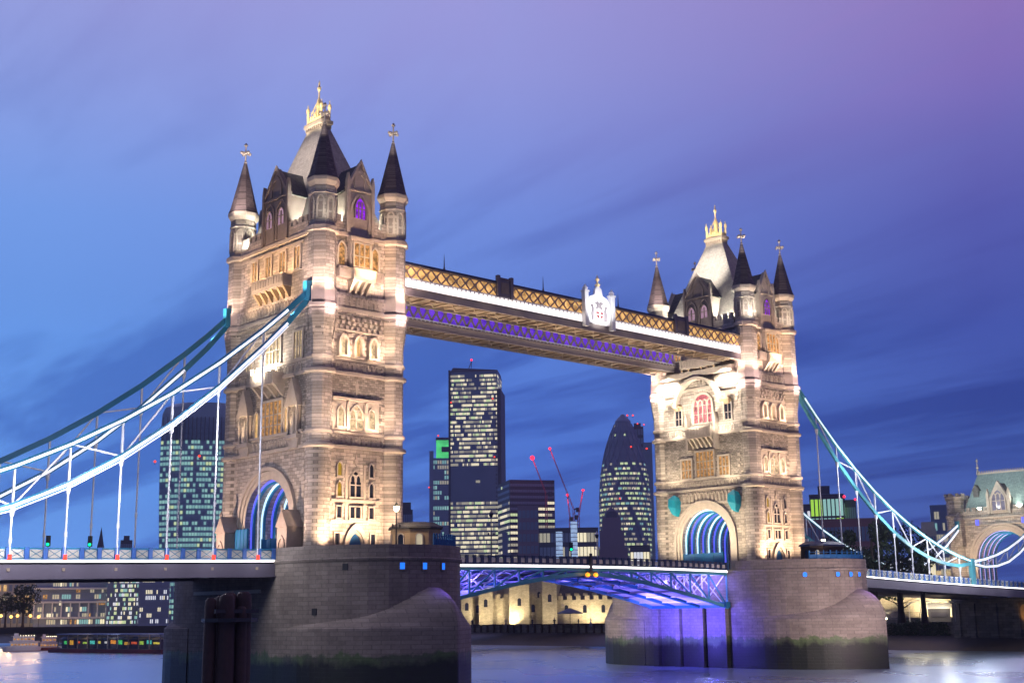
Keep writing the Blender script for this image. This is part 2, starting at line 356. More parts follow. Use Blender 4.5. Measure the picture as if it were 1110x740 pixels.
def balcony(parent, T, u0, u1, z0, dep, n, par=1.2, m='trim', cm='trim', name='balcony'):
    f = MB(T); f.box(u0, u1, 0, dep, z0, z0+0.3)
    f.box(u0, u1, dep-0.22, dep+0.02, z0+0.302, z0+par); f.box(u0-0.06, u1+0.06, dep-0.3, dep+0.1, z0+par+0.002, z0+par+0.16)
    for s in (u0, u1-0.2): f.box(s, s+0.2, 0, dep-0.225, z0+0.302, z0+par)
    k = max(3, int((u1-u0)/0.6))
    for i in range(k): uu = u0+(u1-u0)*(i+.5)/k; f.box(uu-0.16, uu+0.16, dep+0.021, dep+0.09, z0+0.42, z0+par-0.12)
    b = f.build(name, m, parent)
    for i in range(n):
        uu = u0+0.3+(u1-u0-0.6)*i/max(1, n-1); c = MB(T)
        c.loft([[(uu-.17, 0, z0-1.5), (uu+.17, 0, z0-1.5), (uu+.17, .15, z0-1.4), (uu-.17, .15, z0-1.4)],
                [(uu-.17, 0, z0-0.8), (uu+.17, 0, z0-0.8), (uu+.17, dep*.45, z0-0.75), (uu-.17, dep*.45, z0-0.75)],
                [(uu-.2, 0, z0-0.01), (uu+.2, 0, z0-0.01), (uu+.2, dep*.92, z0-0.01), (uu-.2, dep*.92, z0-0.01)]])
        c.build('corbel', cm, b)
    return b
def dormer(parent, T, u0, w, z0, z1, z2, dep, pane, nwin, frame='trimdark', wh=2.2):
    f = MB(T); hw = w/2
    f.slab([(u0-hw, z0), (u0+hw, z0), (u0+hw, z1), (u0+hw+.15, z1+.1), (u0, z2), (u0-hw-.15, z1+.1), (u0-hw, z1)], -0.35, 0.25)
    f.ring([(u0-hw-.25, z1), (u0, z2+.35), (u0+hw+.25, z1)], [(u0-hw+.1, z1), (u0, z2-.25), (u0+hw-.1, z1)], 0.25, 0.45)
    f.box(u0-hw-.1, u0+hw+.1, 0.252, 0.42, z1-0.35, z1-.1)
    f.box(u0-hw+.1, u0+hw-.1, -dep, -0.36, z0, z1-.1)
    lw = w/nwin
    for k in range(nwin):
        uc = u0-hw+lw*(k+.5)
        f.ring(arch(lw*.86, z1-z0-.8, 'point', 5, z0+.3, uc), arch(lw*.66, z1-z0-1.1, 'point', 5, z0+.3, uc), 0.252, 0.40)
    f.ring(arch(w*.5, (z2-z1)*.75, 'point', 5, z1, u0), arch(w*.34, (z2-z1)*.58, 'point', 5, z1, u0), 0.252, 0.38)
    for s in (-1, 1): f.slab([(u0+s*(hw+.05)-.22, z0), (u0+s*(hw+.05)+.22, z0), (u0+s*(hw+.05)+.22, z1+.9), (u0+s*(hw+.05), z1+1.9), (u0+s*(hw+.05)-.22, z1+.9)], 0.0, 0.5)
    d = f.build('dormer', frame, parent)
    r = MB(T); r.slab([(u0-hw-.3, z1-.3), (u0+hw+.3, z1-.3), (u0, z2-.2)], -dep-.5, -0.36); r.build('dormer_roof', 'slate', d)
    for k in range(nwin):
        uc = u0-hw+lw*(k+.5); ww = min(1.5, lw*.6)
        q = MB(T); zz = z0+(z1-z0)*.36
        o = arch(ww+.3, wh+.15, 'point', 5, zz, uc); i = arch(ww, wh, 'point', 5, zz, uc)
        q.ring(o, i, 0.25, 0.46)
        nl = 3 if nwin == 1 else 2
        for j in range(1, nl): q.box(uc-ww/2+ww*j/nl-.06, uc-ww/2+ww*j/nl+.06, .28, .43, zz, zz+wh-.3*ww)
        q.box(uc-ww/2, uc+ww/2, .28, .42, zz+wh*.45, zz+wh*.45+.12)
        fo = q.build('window', 'trimdark', d)
        p = MB(T); p.add([(a, 0.285, b) for a, b in i], [tuple(range(len(i)))]); p.build('pane', pane, fo)
    return d
def course(parent, X0, z, hh, pr, m='trim', tr=1.5, name='string_course'):
    f = MB()
    for s in (-1, 1):
        if z > 12: f.box(X0-4.3, X0+4.3, min(s*WY, s*(WY+pr)), max(s*WY, s*(WY+pr)), z, z+hh)
        if z > 12: f.box(min(X0+s*WX, X0+s*(WX+pr)), max(X0+s*WX, X0+s*(WX+pr)), -8.3, 8.3, z, z+hh)
        for t in (-1, 1): f.lathe(X0+s*AX, t*BY, [(tr+.05, z-.15), (tr+pr, z+.02), (tr+pr, z+hh-.05), (tr+.05, z+hh+.12)], 8 if z > 30 else 20, SQ8 if z > 30 else 0)
    return f.build(name, m, parent)

def build_tower(X0, land, label):
    R = thing('bridge_tower', label, 'tower', (X0, 0, DZ), group='main towers of the bridge')
    TE = lambda u, d, z: (X0+u, -(WY+d), z)
    TWt = lambda u, d, z: (X0-u, WY+d, z)
    TS = lambda u, d, z: (X0-WX-d, -u, z)
    TN = lambda u, d, z: (X0+WX+d, u, z)
    TL, TR = (TS, TN) if land == 'south' else (TN, TS)
    # --- walls
    f = MB(lambda u, d, z: (X0+d, u, z))
    a = arch(10.4, 10.2, 'round', 10, DZ, 0.0)
    f.slab([(-WY, DZ)]+a+[(WY, DZ), (WY, 20.8), (-WY, 20.8)], -WX, WX); f.build('lower_wall', 'stone', R)
    MB().box(X0-WX, X0+WX, -WY, WY, 20.8, 31.5).build('wall', 'rubble', R)
    MB().box(X0-WX+.01, X0+WX-.01, -WY+.01, WY-.01, 31.5, 47.0).build('upper_wall', 'stone', R)
    MB().box(X0-WX-.12, X0+WX+.12, -WY-.12, WY+.12, 21.3, 22.5).build('wall_band', 'stone', R)
    MB().box(X0-WX-.12, X0+WX+.12, -WY-.12, WY+.12, 30.0, 31.3).build('wall_band', 'stone', R)
    MB().box(X0-WX-.3, X0+WX+.3, -WY-.3, WY+.3, 37.0, 39.6).build('wall_band', 'stone', R)
    for T, hw in ((TE, 3.6), (TS, 7.4), (TN, 7.4), (TWt, 3.6)):
        for z, hh, d0 in ((21.35, 1.05, .12), (30.1, 1.1, .12), (38.0, 1.35, .3)):
            f = MB(T); n = int(2*hw/.72)
            for i in range(n):
                u = -hw+.36+.72*i; f.ring(arch(.62, hh, 'point', 3, z, u), arch(.40, hh-.14, 'point', 3, z, u), d0, d0+.10)
            f.build('blind_arcade', 'trim', R)
        f = MB(T)
        for z in (33.0, 33.9, 34.8, 24.0, 24.9, 25.8, 42.2, 43.1, 44.0, 44.9):
            for s in (-1, 1): f.box(s*hw-.28, s*hw+.28, 0, .09, z, z+.46)
        f.build('corner_trim', 'trim', R)
    # --- corner turrets
    for sx in (-1, 1):
        for sy in (-1, 1):
            x, y = X0+sx*AX, sy*BY
            f = MB(); f.lathe(x, y, [(1.85, DZ), (1.85, 8.7), (1.62, 9.1), (1.5, 9.4), (1.5, 20.9)], 28, 0, 0, True)
            f.lathe(x, y, [(1.5, 20.9), (1.5, 34.2), (1.56, 34.6), (1.95, 37.0), (1.95, 38.0)], 8, SQ8)
            for k in range(8):                       # wedge corbels under the flare
                an = SQ8+PI/4*k; c, s = math.cos(an), math.sin(an); t = PI/8
                f.add([(x+1.5*c, y+1.5*s, 33.4), (x+1.99*math.cos(an-t)*.95, y+1.99*math.sin(an-t)*.95, 37.0), (x+2.02*c, y+2.02*s, 37.0), (x+1.99*math.cos(an+t)*.95, y+1.99*math.sin(an+t)*.95, 37.0)], [(0, 1, 2), (0, 2, 3), (0, 3, 1), (1, 3, 2)])
            f.lathe(x, y, [(1.72, 38.0), (1.72, 46.9)], 8, SQ8)
            f.lathe(x, y, [(1.72, 46.9), (1.68, 47.5), (1.66, 52.5), (1.95, 53.0)], 8, SQ8)
            t_ = f.build('turret', 'stone', R)
            f = MB(); f.lathe(x, y, [(1.86, 38.1), (1.86, 39.75)], 8, SQ8); f.build('turret_band', 'trim', t_)
            f = MB(); f.lathe(x, y, [(1.72, 46.7), (2.02, 47.0), (2.06, 47.25), (1.75, 47.5)], 8, SQ8); f.build('turret_cornice', 'trim', t_)
            f = MB(); f.lathe(x, y, [(1.7, 52.4), (2.02, 52.9), (2.06, 53.35), (1.9, 53.5)], 8, SQ8)
            f.build('eaves_cornice', 'trim', t_); f = MB(); f.lathe(x, y, [(1.71, 51.3), (1.80, 51.42), (1.71, 51.6)], 8, SQ8); f.build('turret_moulding', 'trim', t_)
            f = MB()
            for k in range(8):                       # blind arcade round the top stage
                an = PI/4*k; c, s = math.cos(an), math.sin(an); ap = 1.66*math.cos(PI/8)-.02
                T = lambda u, d, z, c=c, s=s: (x+c*(ap+d)-s*u, y+s*(ap+d)+c*u, z)
                f.T = T; f.ring(arch(0.98, 3.2, 'point', 4, 48.0, 0), arch(0.62, 2.8, 'point', 4, 48.15, 0), 0, 0.16)
                f.box(-.22, .22, .03, .09, 48.2, 48.9, 1); f.box(-.2, .2, .03, .06, 49.2, 50.2, 1)
            f.T = None; f.build('arcade', ['trim', 'trimdark'], t_)
            f = MB(); f.lathe(x, y, [(2.0, 53.5), (1.75, 54.1), (0.13, 60.9)], 8, SQ8, cap=True)
            f.build('spire', 'spire', t_)
            finial(t_, x, y, 60.5, 1.15)
    # --- string courses
    for z, hh, pr in ((8.9, .25, .18), (20.8, .4, .35), (22.5, .3, .22), (29.6, .4, .35), (31.3, .3, .22)): course(R, X0, z, hh, pr)
    course(R, X0, 37.35, .45, .42, tr=1.7); course(R, X0, 46.75, .4, .35, tr=1.7)
    # --- battlements
    f = MB()
    for s in (-1, 1):
        f.box(X0-3.9, X0+3.9, s*WY-.22, s*WY+.22, 47.15, 48.5)
        f.box(X0+s*WX-.22, X0+s*WX+.22, -7.8, 7.8, 47.15, 48.5)
        for u in np.arange(-3.4, 3.5, 1.13): f.box(X0+u-.33, X0+u+.33, s*WY-.21, s*WY+.21, 48.5, 49.3)
        for u in np.arange(-7.2, 7.3, 1.2): f.box(X0+s*WX-.21, X0+s*WX+.21, u-.35, u+.35, 48.5, 49.3)
    f.build('parapet', 'stone', R)
    # --- main roof and gilded cresting
    f = MB(); rc = lambda hx, hy, z: [(X0-hx, -hy, z), (X0+hx, -hy, z), (X0+hx, hy, z), (X0-hx, hy, z)]
    f.loft([rc(5.3, 8.9, 47.1), rc(5.1, 8.6, 48.2), rc(4.2, 7.5, 50.8), rc(0.7, 1.75, 63.6)]); ro = f.build('roof', 'roofpale', R)
    f = MB(); f.loft([rc(.72, 1.78, 63.4), rc(.76, 1.8, 64.1), rc(.95, 2.0, 64.3), rc(.95, 2.0, 64.75)])
    for i in range(8):
        y = -1.6+i*.46; f.box(X0-.86, X0-.75, y-.12, y+.12, 63.75, 64.25); f.box(X0+.75, X0+.86, y-.12, y+.12, 63.75, 64.25)
    f.build('roof_platform', 'trimdark', ro)
    c = MB(lambda x, y, z: (X0+(x-X0)*.62, y*.66, z))
    for s in (-1, 1):
        c.box(X0+s*1.0-.08, X0+s*1.0+.08, -2.4, 2.4, 64.8, 65.3); c.box(X0-1.0, X0+1.0, s*2.4-.08, s*2.4+.08, 64.8, 65.3)
        for y in np.arange(-2.0, 2.1, .8): c.lathe(X0+s*1.0, y, [(.16, 65.3), (.26, 65.65), (.10, 65.9), (.02, 66.5)], 6)
        for t in (-1, 1):
            c.lathe(X0+s*1.0, t*2.4, [(.24, 64.8), (.24, 66.3), (.40, 66.6), (.34, 67.0), (.12, 67.2), (.05, 67.6)], 8)
    c.lathe(X0, 0, [(.85, 64.8), (.75, 66.0), (.55, 66.8), (.62, 67.2), (.30, 68.2), (.16, 68.4), (.14, 69.2), (.36, 69.5), (.40, 69.8), (.16, 70.05), (.2, 70.3), (.03, 70.8)], 10)
    for k in range(4): an = PI/4+PI/2*k; c.bar((X0+1.0*math.cos(an), 2.1*math.sin(an), 66.2), (X0, 0, 68.3), .16)
    c.build('gilded_cresting', 'gold', ro)
    # --- narrow faces, east and west
    for T, uo in ((TE, -.35), (TWt, .35)):
        E_ = T is TE
        def W_(u, z, w, h, **k): return win(R, T, uo+u, z, w, h, **k)
        # door
        f = MB(T); f.ring(arch(3.3, 4.4, 'point', 7, DZ, uo), arch(2.3, 3.6, 'point', 7, DZ, uo), 0, .45); f.ring(arch(2.3, 3.6, 'point', 7, DZ, uo), arch(1.8, 3.2, 'point', 7, DZ, uo), 0, .25)
        do = f.build('doorway', 'trim', R); p = MB(T); i = arch(1.8, 3.2, 'point', 7, DZ, uo); p.add([(a_, .05, b_) for a_, b_ in i], [tuple(range(len(i)))]); p.build('door', 'bluehoard', do)
        for s in (-1, 1): W_(s*2.55, 9.6, .6, 1.3, kind='flat', pane='glass')
        for s in (-1, 1):
            W_(s*2.3, 12.7, .65, 1.3, kind='flat', pane='e_orange' if s < 0 and not E_ else 'glass')
            W_(s*2.3, 15.2, .6, 1.7, pane='e_yellow' if s < 0 else 'glass'); W_(s*2.3, 17.6, .6, 1.6, pane='e_yellow' if s < 0 else 'glass')
        W_(0, 12.7, 1.5, 1.3, kind='flat', lights=2); W_(0, 15.2, 1.6, 3.0, lights=2, rows=2)
        f = MB(T)
        for z in (12.15, 14.55): f.box(uo-3.5, uo+3.5, 0, .22, z, z+.32)
        for s in (-1, 1): f.box(uo+s*1.3-.18, uo+s*1.3+.18, 0, .14, 12.5, 19.0)
        for s in (-1, 1):
            for z in np.arange(12.6, 20.4, .9): f.box(uo+s*3.3-(.35 if int(z*10/9) % 2 else .2), uo+s*3.3+.3, 0, .06, z, z+.42)
        f.slab([(uo-.25, 19.4), (uo, 18.9), (uo+.25, 19.4), (uo+.12, 19.6), (uo, 20.3), (uo-.12, 19.6)], 0, .25)
        f.build('moulding', 'trim', R)
        # second storey
        W_(-2.25, 23.4, .8, 2.3, pane='e_cream', fr=.25); W_(2.25, 23.4, .8, 2.3, pane='e_cream', fr=.25)
        W_(0, 23.1, 2.0, 2.9, lights=2, rows=2, pane='e_cream', fr=.25)
        f = MB(T); f.box(uo-3.35, uo+3.35, 0, .03, 22.9, 26.6); f.box(uo-3.5, uo+3.5, 0, .35, 26.6, 26.9); f.box(uo-3.5, uo+3.5, 0, .12, 22.9, 23.0, 1)
        for s in (-1, 1): f.box(uo+s*1.32-.2, uo+s*1.32+.2, .1, .3, 22.9, 26.1); f.slab([(uo+s*1.32-.22, 26.1), (uo+s*1.32, 26.58), (uo+s*1.32+.22, 26.1)], .1, .34)
        f.slab([(uo-.22, 28.3), (uo, 27.3), (uo+.22, 28.3), (uo, 29.2)], 0, .2); f.build('moulding', ['trim', 'trimdark'], R)
        # third storey: three deep niches under a corbel table
        for k in (-1, 0, 1):
            W_(k*2.2, 31.95, .85, 2.35, kind='point', fr=.32, dep=.6, pane='e_cream' if k else 'e_warm')
        f = MB(T); f.box(uo-3.5, uo+3.5, 0, .3, 34.9, 35.15)
        for row, z in enumerate((35.2, 35.75, 36.3)):
            for i_ in range(9): u = uo-3.3+.82*i_+(.2 if row % 2 else 0); f.box(u-.2, u+.2, 0, .3+.1*row, z, z+.38)
        for s in (-1.1, 1.1): 
            for z in (32.2, 32.9, 33.6, 34.3): f.box(uo+s-.28, uo+s+.28, 0, .16, z, z+.4)
        f.build('corbel_table', 'trim', R)
        # fourth storey: golden loggia over a bracketed balcony
        balcony(R, T, uo-3.3, uo+3.3, 41.4, .9, 0, 1.1, m='trimdark'); balcony(R, T, uo-1.6, uo+1.6, 41.1, 1.5, 4, 1.3)
        f = MB(T); f.box(uo-1.55, uo+1.55, 0, .7, 42.7, 46.2); f.box(uo-1.7, uo+1.7, 0, .95, 46.2, 46.7); f.build('oriel', 'trim', R)
        W_(0, 43.0, 2.3, 2.9, lights=3, rows=2, pane='e_orange' if E_ else 'glass', d0=.7, kind='flat')
        for s in (-1, 1): W_(s*2.5, 43.0, .9, 2.9, pane='e_orange', fr=.22)  # pane glow stands in for gold-lit stone round dark glass
        dormer(R, T, uo, 3.6, 47.2, 53.0, 56.6, 3.4, 'e_purple', 1, frame='trim', wh=2.6)
    # --- portal faces
    for T, side in ((TL, 'land'), (TR, 'river')):
        sg = 1 if T in (TS,) else -1
        uo = 0.5*sg
        f = MB(T)
        for w_, h_, t_, p_ in ((12.9, 11.45, .45, .42), (11.9, 10.95, .5, .26), (10.9, 10.45, .5, .12)):
            f.ring(arch(w_, h_, 'round', 12, DZ, 0), arch(w_-2*t_, h_-t_, 'round', 12, DZ, 0), 0, p_)
        f.build('portal_arch', 'trim', R)
        for k in range(8):                      # lit ribs inside the passage
            dd = -0.9-1.45*k
            f = MB(T); f.ring(arch(10.3, 10.1, 'round', 12, DZ, 0), arch(9.3, 9.55, 'round', 12, DZ, 0), dd-.3, dd)
            rb = f.build('passage_rib', 'steelblue', R)
            f = MB(T); f.ring(arch(10.2, 10.05, 'round', 12, DZ, 0), arch(9.75, 9.8, 'round', 12, DZ, 0), *((dd-.42, dd-.305) if land == 'north' else (dd+.005, dd+.12)))
            f.build('led_line', 'e_ribblue' if k % 2 == 0 else 'e_ribwhite', rb)
            if T is TR: break
        f = MB(T)
        for s in (-1, 1):
            for z in np.arange(9.4, 20.2, .95): f.box(s*7.55-.3, s*7.55+.3, 0, .06, z, z+.45)
        f.build('corner_trim', 'trim', R)
        if side == 'land':
            for s in (-1, 1):                   # gabled porches beside the road
                f = MB(T); u = s*6.9; f.box(u-1.0, u+1.0, .2, 2.3, DZ, 11.6); f.slab([(u-1.2, 11.6), (u+1.2, 11.6), (u, 13.6)], .1, 2.45)
                f.ring(arch(1.4, 2.9, 'point', 5, DZ, u), arch(1.0, 2.5, 'point', 5, DZ, u), 2.3, 2.45); f.lathe(u, 2.3, [(.12, 13.4), (.2, 13.8), (.03, 14.3)], 6)
                f.build('porch', 'trimdark', R)
            # big mullioned window, flanking statue canopies
            win(R, T, uo, 22.9, 4.6, 4.2, kind='flat', lights=5, rows=3, pane='e_orange', fr=.3)
            for s in (-1, 1):
                c = uo+s*5.5; n = MB(T); n.box(c-1.2, c+1.2, 0, .9, 22.0, 22.5); n.slab([(c-.9, 20.9), (c+.9, 20.9), (c+1.1, 22.0), (c-1.1, 22.0)], 0, .6)
                for q in (-1, 1): n.lathe(c+q*.95, .7, [(.16, 22.5), (.12, 22.8), (.12, 25.6), (.2, 25.9)], 8)
                n.slab([(c-1.3, 25.9), (c+1.3, 25.9), (c+.9, 27.2), (c, 29.3), (c-.9, 27.2)], 0, .95); n.lathe(c, .6, [(.3, 27.5), (.15, 28.6), (.04, 30.0)], 6)
                n.box(c-.9, c+.9, 0, .12, 22.5, 25.9, 1); co = n.build('statue_canopy', ['trim', 'trimdark'], R)
                st = MB(T); st.lathe(c, .5, [(.34, 22.5), (.42, 23.0), (.3, 24.0), (.38, 24.5), (.14, 24.75), (.17, 25.0), (.15, 25.25), (.03, 25.4)], 10, 0, 0, True); st.build('statue', 'trim', co)
                win(R, T, uo+s*3.35, 23.0, .8, 3.2, pane='e_warm')
            balcony(R, T, uo-2.6, uo+2.6, 29.0, 1.7, 4, 1.4)
            f = MB(T); f.box(-7.7, 7.7, .12, .5, 22.7, 23.0); f.build('sill_course', 'trim', R)
            fl = MB(T)
            for k in range(4): fl.box(uo-2.1+1.3*k, uo-1.6+1.3*k, 1.8, 1.95, 30.5, 31.1)
            fl.build('floodlight', 'e_flood', R)
            win(R, T, uo, 31.8, 3.2, 3.6, kind='flat', lights=4, rows=2, pane='e_cream', fr=.3)
            for s in (-1, 1): win(R, T, uo+s*5.6, 31.7, 1.7, 3.3, kind='flat', lights=3, rows=2, pane='e_cream', fr=.3)
        else:
            n = MB(T)
            for k in range(15): u = uo-5.6+.8*k; n.ring(arch(.72, 1.75, 'point', 4, 18.85, u), arch(.42, 1.5, 'point', 4, 18.85, u), 0, .22)
            n.box(uo-6.1, uo+6.1, 0, .25, 18.5, 18.82); n.build('blind_arcade', 'trim', R)
            for s in (-1, 1):
                c = MB(T); u = uo+s*6.2
                c.loft([[(u-.5, .3, 17.0), (u+.3, .3, 16.8), (u+.4, 1.2, 17.2), (u-.3, 1.3, 17.3)], [(u-.85, .2, 18.2), (u+.75, .2, 17.9), (u+.8, 1.6, 18.2), (u-.7, 1.7, 18.5)],
                        [(u-.8, .2, 19.5), (u+.8, .2, 19.3), (u+.7, 1.6, 19.4), (u-.8, 1.5, 19.7)], [(u-.2, .3, 20.3), (u+.5, .3, 20.0), (u+.3, 1.0, 20.1), (u-.1, .9, 20.4)]])
                c.build('shrouded_lantern', 'tarp', R)
            win(R, T, uo, 23.0, 3.6, 4.1, kind='flat', lights=5, rows=3, pane='e_orange', fr=.3)
            for s in (-1, 1): win(R, T, uo+s*3.9, 23.0, 2.0, 3.0, kind='flat', lights=3, rows=2, pane='e_orange', fr=.28)
            # oriel hood under the central balcony
            balcony(R, T, uo-2.6, uo+2.6, 29.3, 1.6, 6, 1.7)
            f = MB(T)
            for s in (-1, 1): f.box(uo+s*2.9-.22, uo+s*2.9+.22, 0, 1.1, 27.4, 32.2); f.slab([(uo+s*2.9-.28, 32.2), (uo+s*2.9+.28, 32.2), (uo+s*2.9, 33.4)], 0, 1.1)
            f.build('balcony_pier', 'trim', R)
            win(R, T, uo, 31.9, 3.8, 4.7, kind='round', lights=4, rows=3, pane='e_redglass', fr=.4, frame='trim')
            for s in (-1, 1):
                win(R, T, uo+s*5.2, 31.9, 1.3, 2.5, kind='flat', lights=2, rows=2, pane='glass', fr=.3)
                c = MB(T); c.loft([[(uo+s*5.2-.4, 0, 34.4), (uo+s*5.2+.4, 0, 34.4), (uo+s*5.2+.4, .3, 34.4), (uo+s*5.2-.4, .3, 34.4)], [(uo+s*5.2-.8, 0, 35.1), (uo+s*5.2+.8, 0, 35.1), (uo+s*5.2+.8, 1, 35.1), (uo+s*5.2-.8, 1, 35.1)], [(uo+s*5.2-.5, 0, 35.5), (uo+s*5.2+.5, 0, 35.5), (uo+s*5.2+.5, .7, 35.5), (uo+s*5.2-.5, .7, 35.5)]]); c.build('window_hood', 'sand', R)
            f = MB(T); f.ring(arch(9.6, 4.2, 'round', 10, 35.4, 0)[1:-1], arch(8.6, 3.7, 'round', 10, 35.4, 0)[1:-1], .3, 1.3)
            f.box(-7.6, 7.6, .3, 1.1, 39.6, 40.6); f.build('relieving_arch', 'trim', R)
            fl = MB(T)
            for s in (-1, 1): fl.box(s*6.3-.35, s*6.3+.35, 1.4, 1.6, 37.7, 38.3)
            fl.build('floodlight', 'e_flood', R)
        # fourth storey loggia and balcony, double dormer
        balcony(R, T, uo-3.6, uo+3.6, 41.0, 1.3, 6, 1.4, cm='sand')
        for k in range(4): win(R, T, uo-4.9+3.27*k, 42.9, 1.2, 2.8, kind='flat', lights=2, pane='e_orange', fr=.28)  # dark windows; the gold light on their surrounds is put into glowing panes
        f = MB(T); f.box(uo-6.2, uo+6.2, 0, .2, 46.0, 46.3); f.build('moulding', 'trim', R)
        dormer(R, T, uo, 5.4, 47.2, 53.2, 57.0, 4.0, 'e_pink', 2)
        for s in (-1, 1):                       # small slate dormer behind
            pass
    return R
build_tower(0.0, 'south', 'tall floodlit stone tower with purple gable window, the larger and nearer of the two')
build_tower(LX, 'north', 'floodlit stone tower at the far end of the high walkways, with arched red-lit window')

def tower_lights(X0, near):
    k = 1.0
    S = lambda n, l, t, p, c=(1, .8, .6), an=70: spot(n, l, t, p*{'flood': 7.2, 'roof_flood': 5.0}.get(n, 7.0), c, an)
    # east face, stage by stage
    S('flood', (X0-2.5, -14.5, 8.6), (X0-2.2, -9.8, 16.5), 900*k, (1, .71, .48), 95); S('flood', (X0+2.5, -14.5, 8.6), (X0+2.2, -9.8, 16.5), 900*k, (1, .71, .48), 95)
    S('flood', (X0-5.5, -13.5, 8.6), (X0-5.3, -9.8, 14), 700*k, (1, .71, .48), 80)
    for zb, zt, p in ((22.9, 26.0, 220), (31.8, 35.0, 220), (40.2, 44, 170)):
        for u in (-2.0, 2.0): S('flood', (X0+u, -WY-2.6, zb-.6), (X0+u, -WY, zt), p*k, (1, .69, .50), 110)
    S('flood', (X0, -13.5, 41.3), (X0, -9.8, 45.5), 330*k, (1, .62, .34), 110)
    for s in (-1, 1):
        for t in (-1, 1):
            x, y = X0+s*AX, t*BY
            if t < 0: S('flood', (x-(.8 if s < 0 else -.3), y-4.6, 38.6), (x, y-.3, 44.0), 420*k, PINK, 80)
            if s < 0: S('flood', (x-4.6, y-.3, 38.6), (x-.3, y, 44.0), 360*k, PINK, 80)
            if t < 0: S('flood', (x, y-4.2, 36.0), (x, y-1, 38.9), 170*k, (1, .72, .76), 80)
            if s < 0: S('flood', (x-4.2, y, 36.0), (x-1, y, 38.9), 170*k, (1, .72, .76), 80)
    for sx in (-1, 1):
        for zz in (22, 31): S('flood', (X0+sx*AX*1.0-(1.5 if sx < 0 else 0), -15.5, zz-1), (X0+sx*AX, -10, zz+4), 260, (1, .76, .62), 80)
    # roof floods between dormers and turrets
    for sx, sy, p in ((-1, -1, 900 if near else 1700), (-1, 1, 900 if near else 1700), (1, -1, 700)):
        S('roof_flood', (X0+sx*5.4, sy*5.8, 47.9), (X0+sx*2.2, sy*4.4, 54), p, (1, .97, .84), 120)
    S('roof_flood', (X0-3.1, -9.3, 47.8), (X0-2.2, -4, 52), 500, (1, .97, .84), 120); S('roof_flood', (X0+3.1, -9.3, 47.8), (X0+2.4, -4, 52), 500, (1, .97, .84), 120)
    for s in (-1, 1): S('crest_flood', (X0-4.5, s*3.5, 61), (X0, 0, 67.5), 700, (1, .86, .62), 50)
    # upper roof, spires and finials
    spot('roof_flood', (X0-15, 0, 61.5), (X0-1.5, 0, 58.8), 9000 if near else 21000, (1, .88, .80) if near else (1, .94, .84), 44, .8, .3)
    x, y = X0-AX, BY
    spot('spire_flood', (x-4.5, y-3.5, 51.5), (x, y, 57.5), 4200, (1, .80, .74), 60, .8, .3)
    for sx, sy, p in ((-1, 1, 260), (-1, -1, 90 if near else 260), (1, -1, 110)):
        x, y = X0+sx*AX, sy*BY
        spot('turret_flood', (x-1.6, y-(3.6 if sy < 0 else 3.2), 47.9), (x, y, 52.5), p*(3.6 if near else 6), (1, .95, .86), 110, .8, .3)
        spot('finial_flood', (x-2.6, y-2.2, 57.5), (x, y, 62.0), 900, (1, .9, .85), 60, .8, .2)
    # passage
    for dx in (-4, 0, 4): point('passage_light', (X0+dx, 0, 15.6), 110, (.12, .12, 1.0), .4)
    point('passage_light', (X0-1.5, 3.6, 10.5), 60, (1, .9, .7), .3)
tower_lights(0.0, True); tower_lights(LX, False)
def fspot(n, l, t, p, c, a): return spot(n, l, t, p*6.6, c, a)
# south tower, landward face: soft light with the bright balcony floods
for u in (-6.5, 6.5): fspot('flood', (-13.5, u, 9.2), (-6.2, u*.9, 15), 700, (1, .72, .58), 90)
fspot('flood', (-10.6, 0.3, 30.9), (-6.2, 0, 36), 420, WHITE, 130); fspot('flood', (-9.6, 0.0, 31.0), (-6.2, 0, 31), 300, WHITE, 110)
for u in (-5, 5): fspot('flood', (-9.2, u, 23.0), (-6.2, u, 27), 120, (1, .74, .48), 100)
for u in (-4, 0, 4): fspot('flood', (-8.6, u, 42.6), (-6.2, u, 45), 140, (1, .62, .34), 110); fspot('flood', (-9.6, u, 38.6), (-6.2, u, 42), 130, (1, .66, .40), 110)
# north tower, river face: strong warm-white floods under the walkways
XN = LX-WX
for s, p in ((-1, 1150), (1, 1500)): fspot('flood', (XN-2.6, s*6.3, 40.2), (XN, s*6.0, 35), p, WHITE, 120)
fspot('flood', (XN-7, 0, 30), (XN, 0, 39), 1500, WHITE, 100)
for u in (-6.6, 6.6, 0): fspot('flood', (XN-8.0, u, 9.0), (XN, u*.8, 18), 1000, (1, .84, .62), 95)
for u in (-5, 5): fspot('flood', (XN-3.2, u, 29.5), (XN, u, 33), 240, WHITE, 110)
for u in (-6, 6): fspot('flood', (XN-3, u, 21.5), (XN, u, 26), 160, (1, .84, .62), 110)
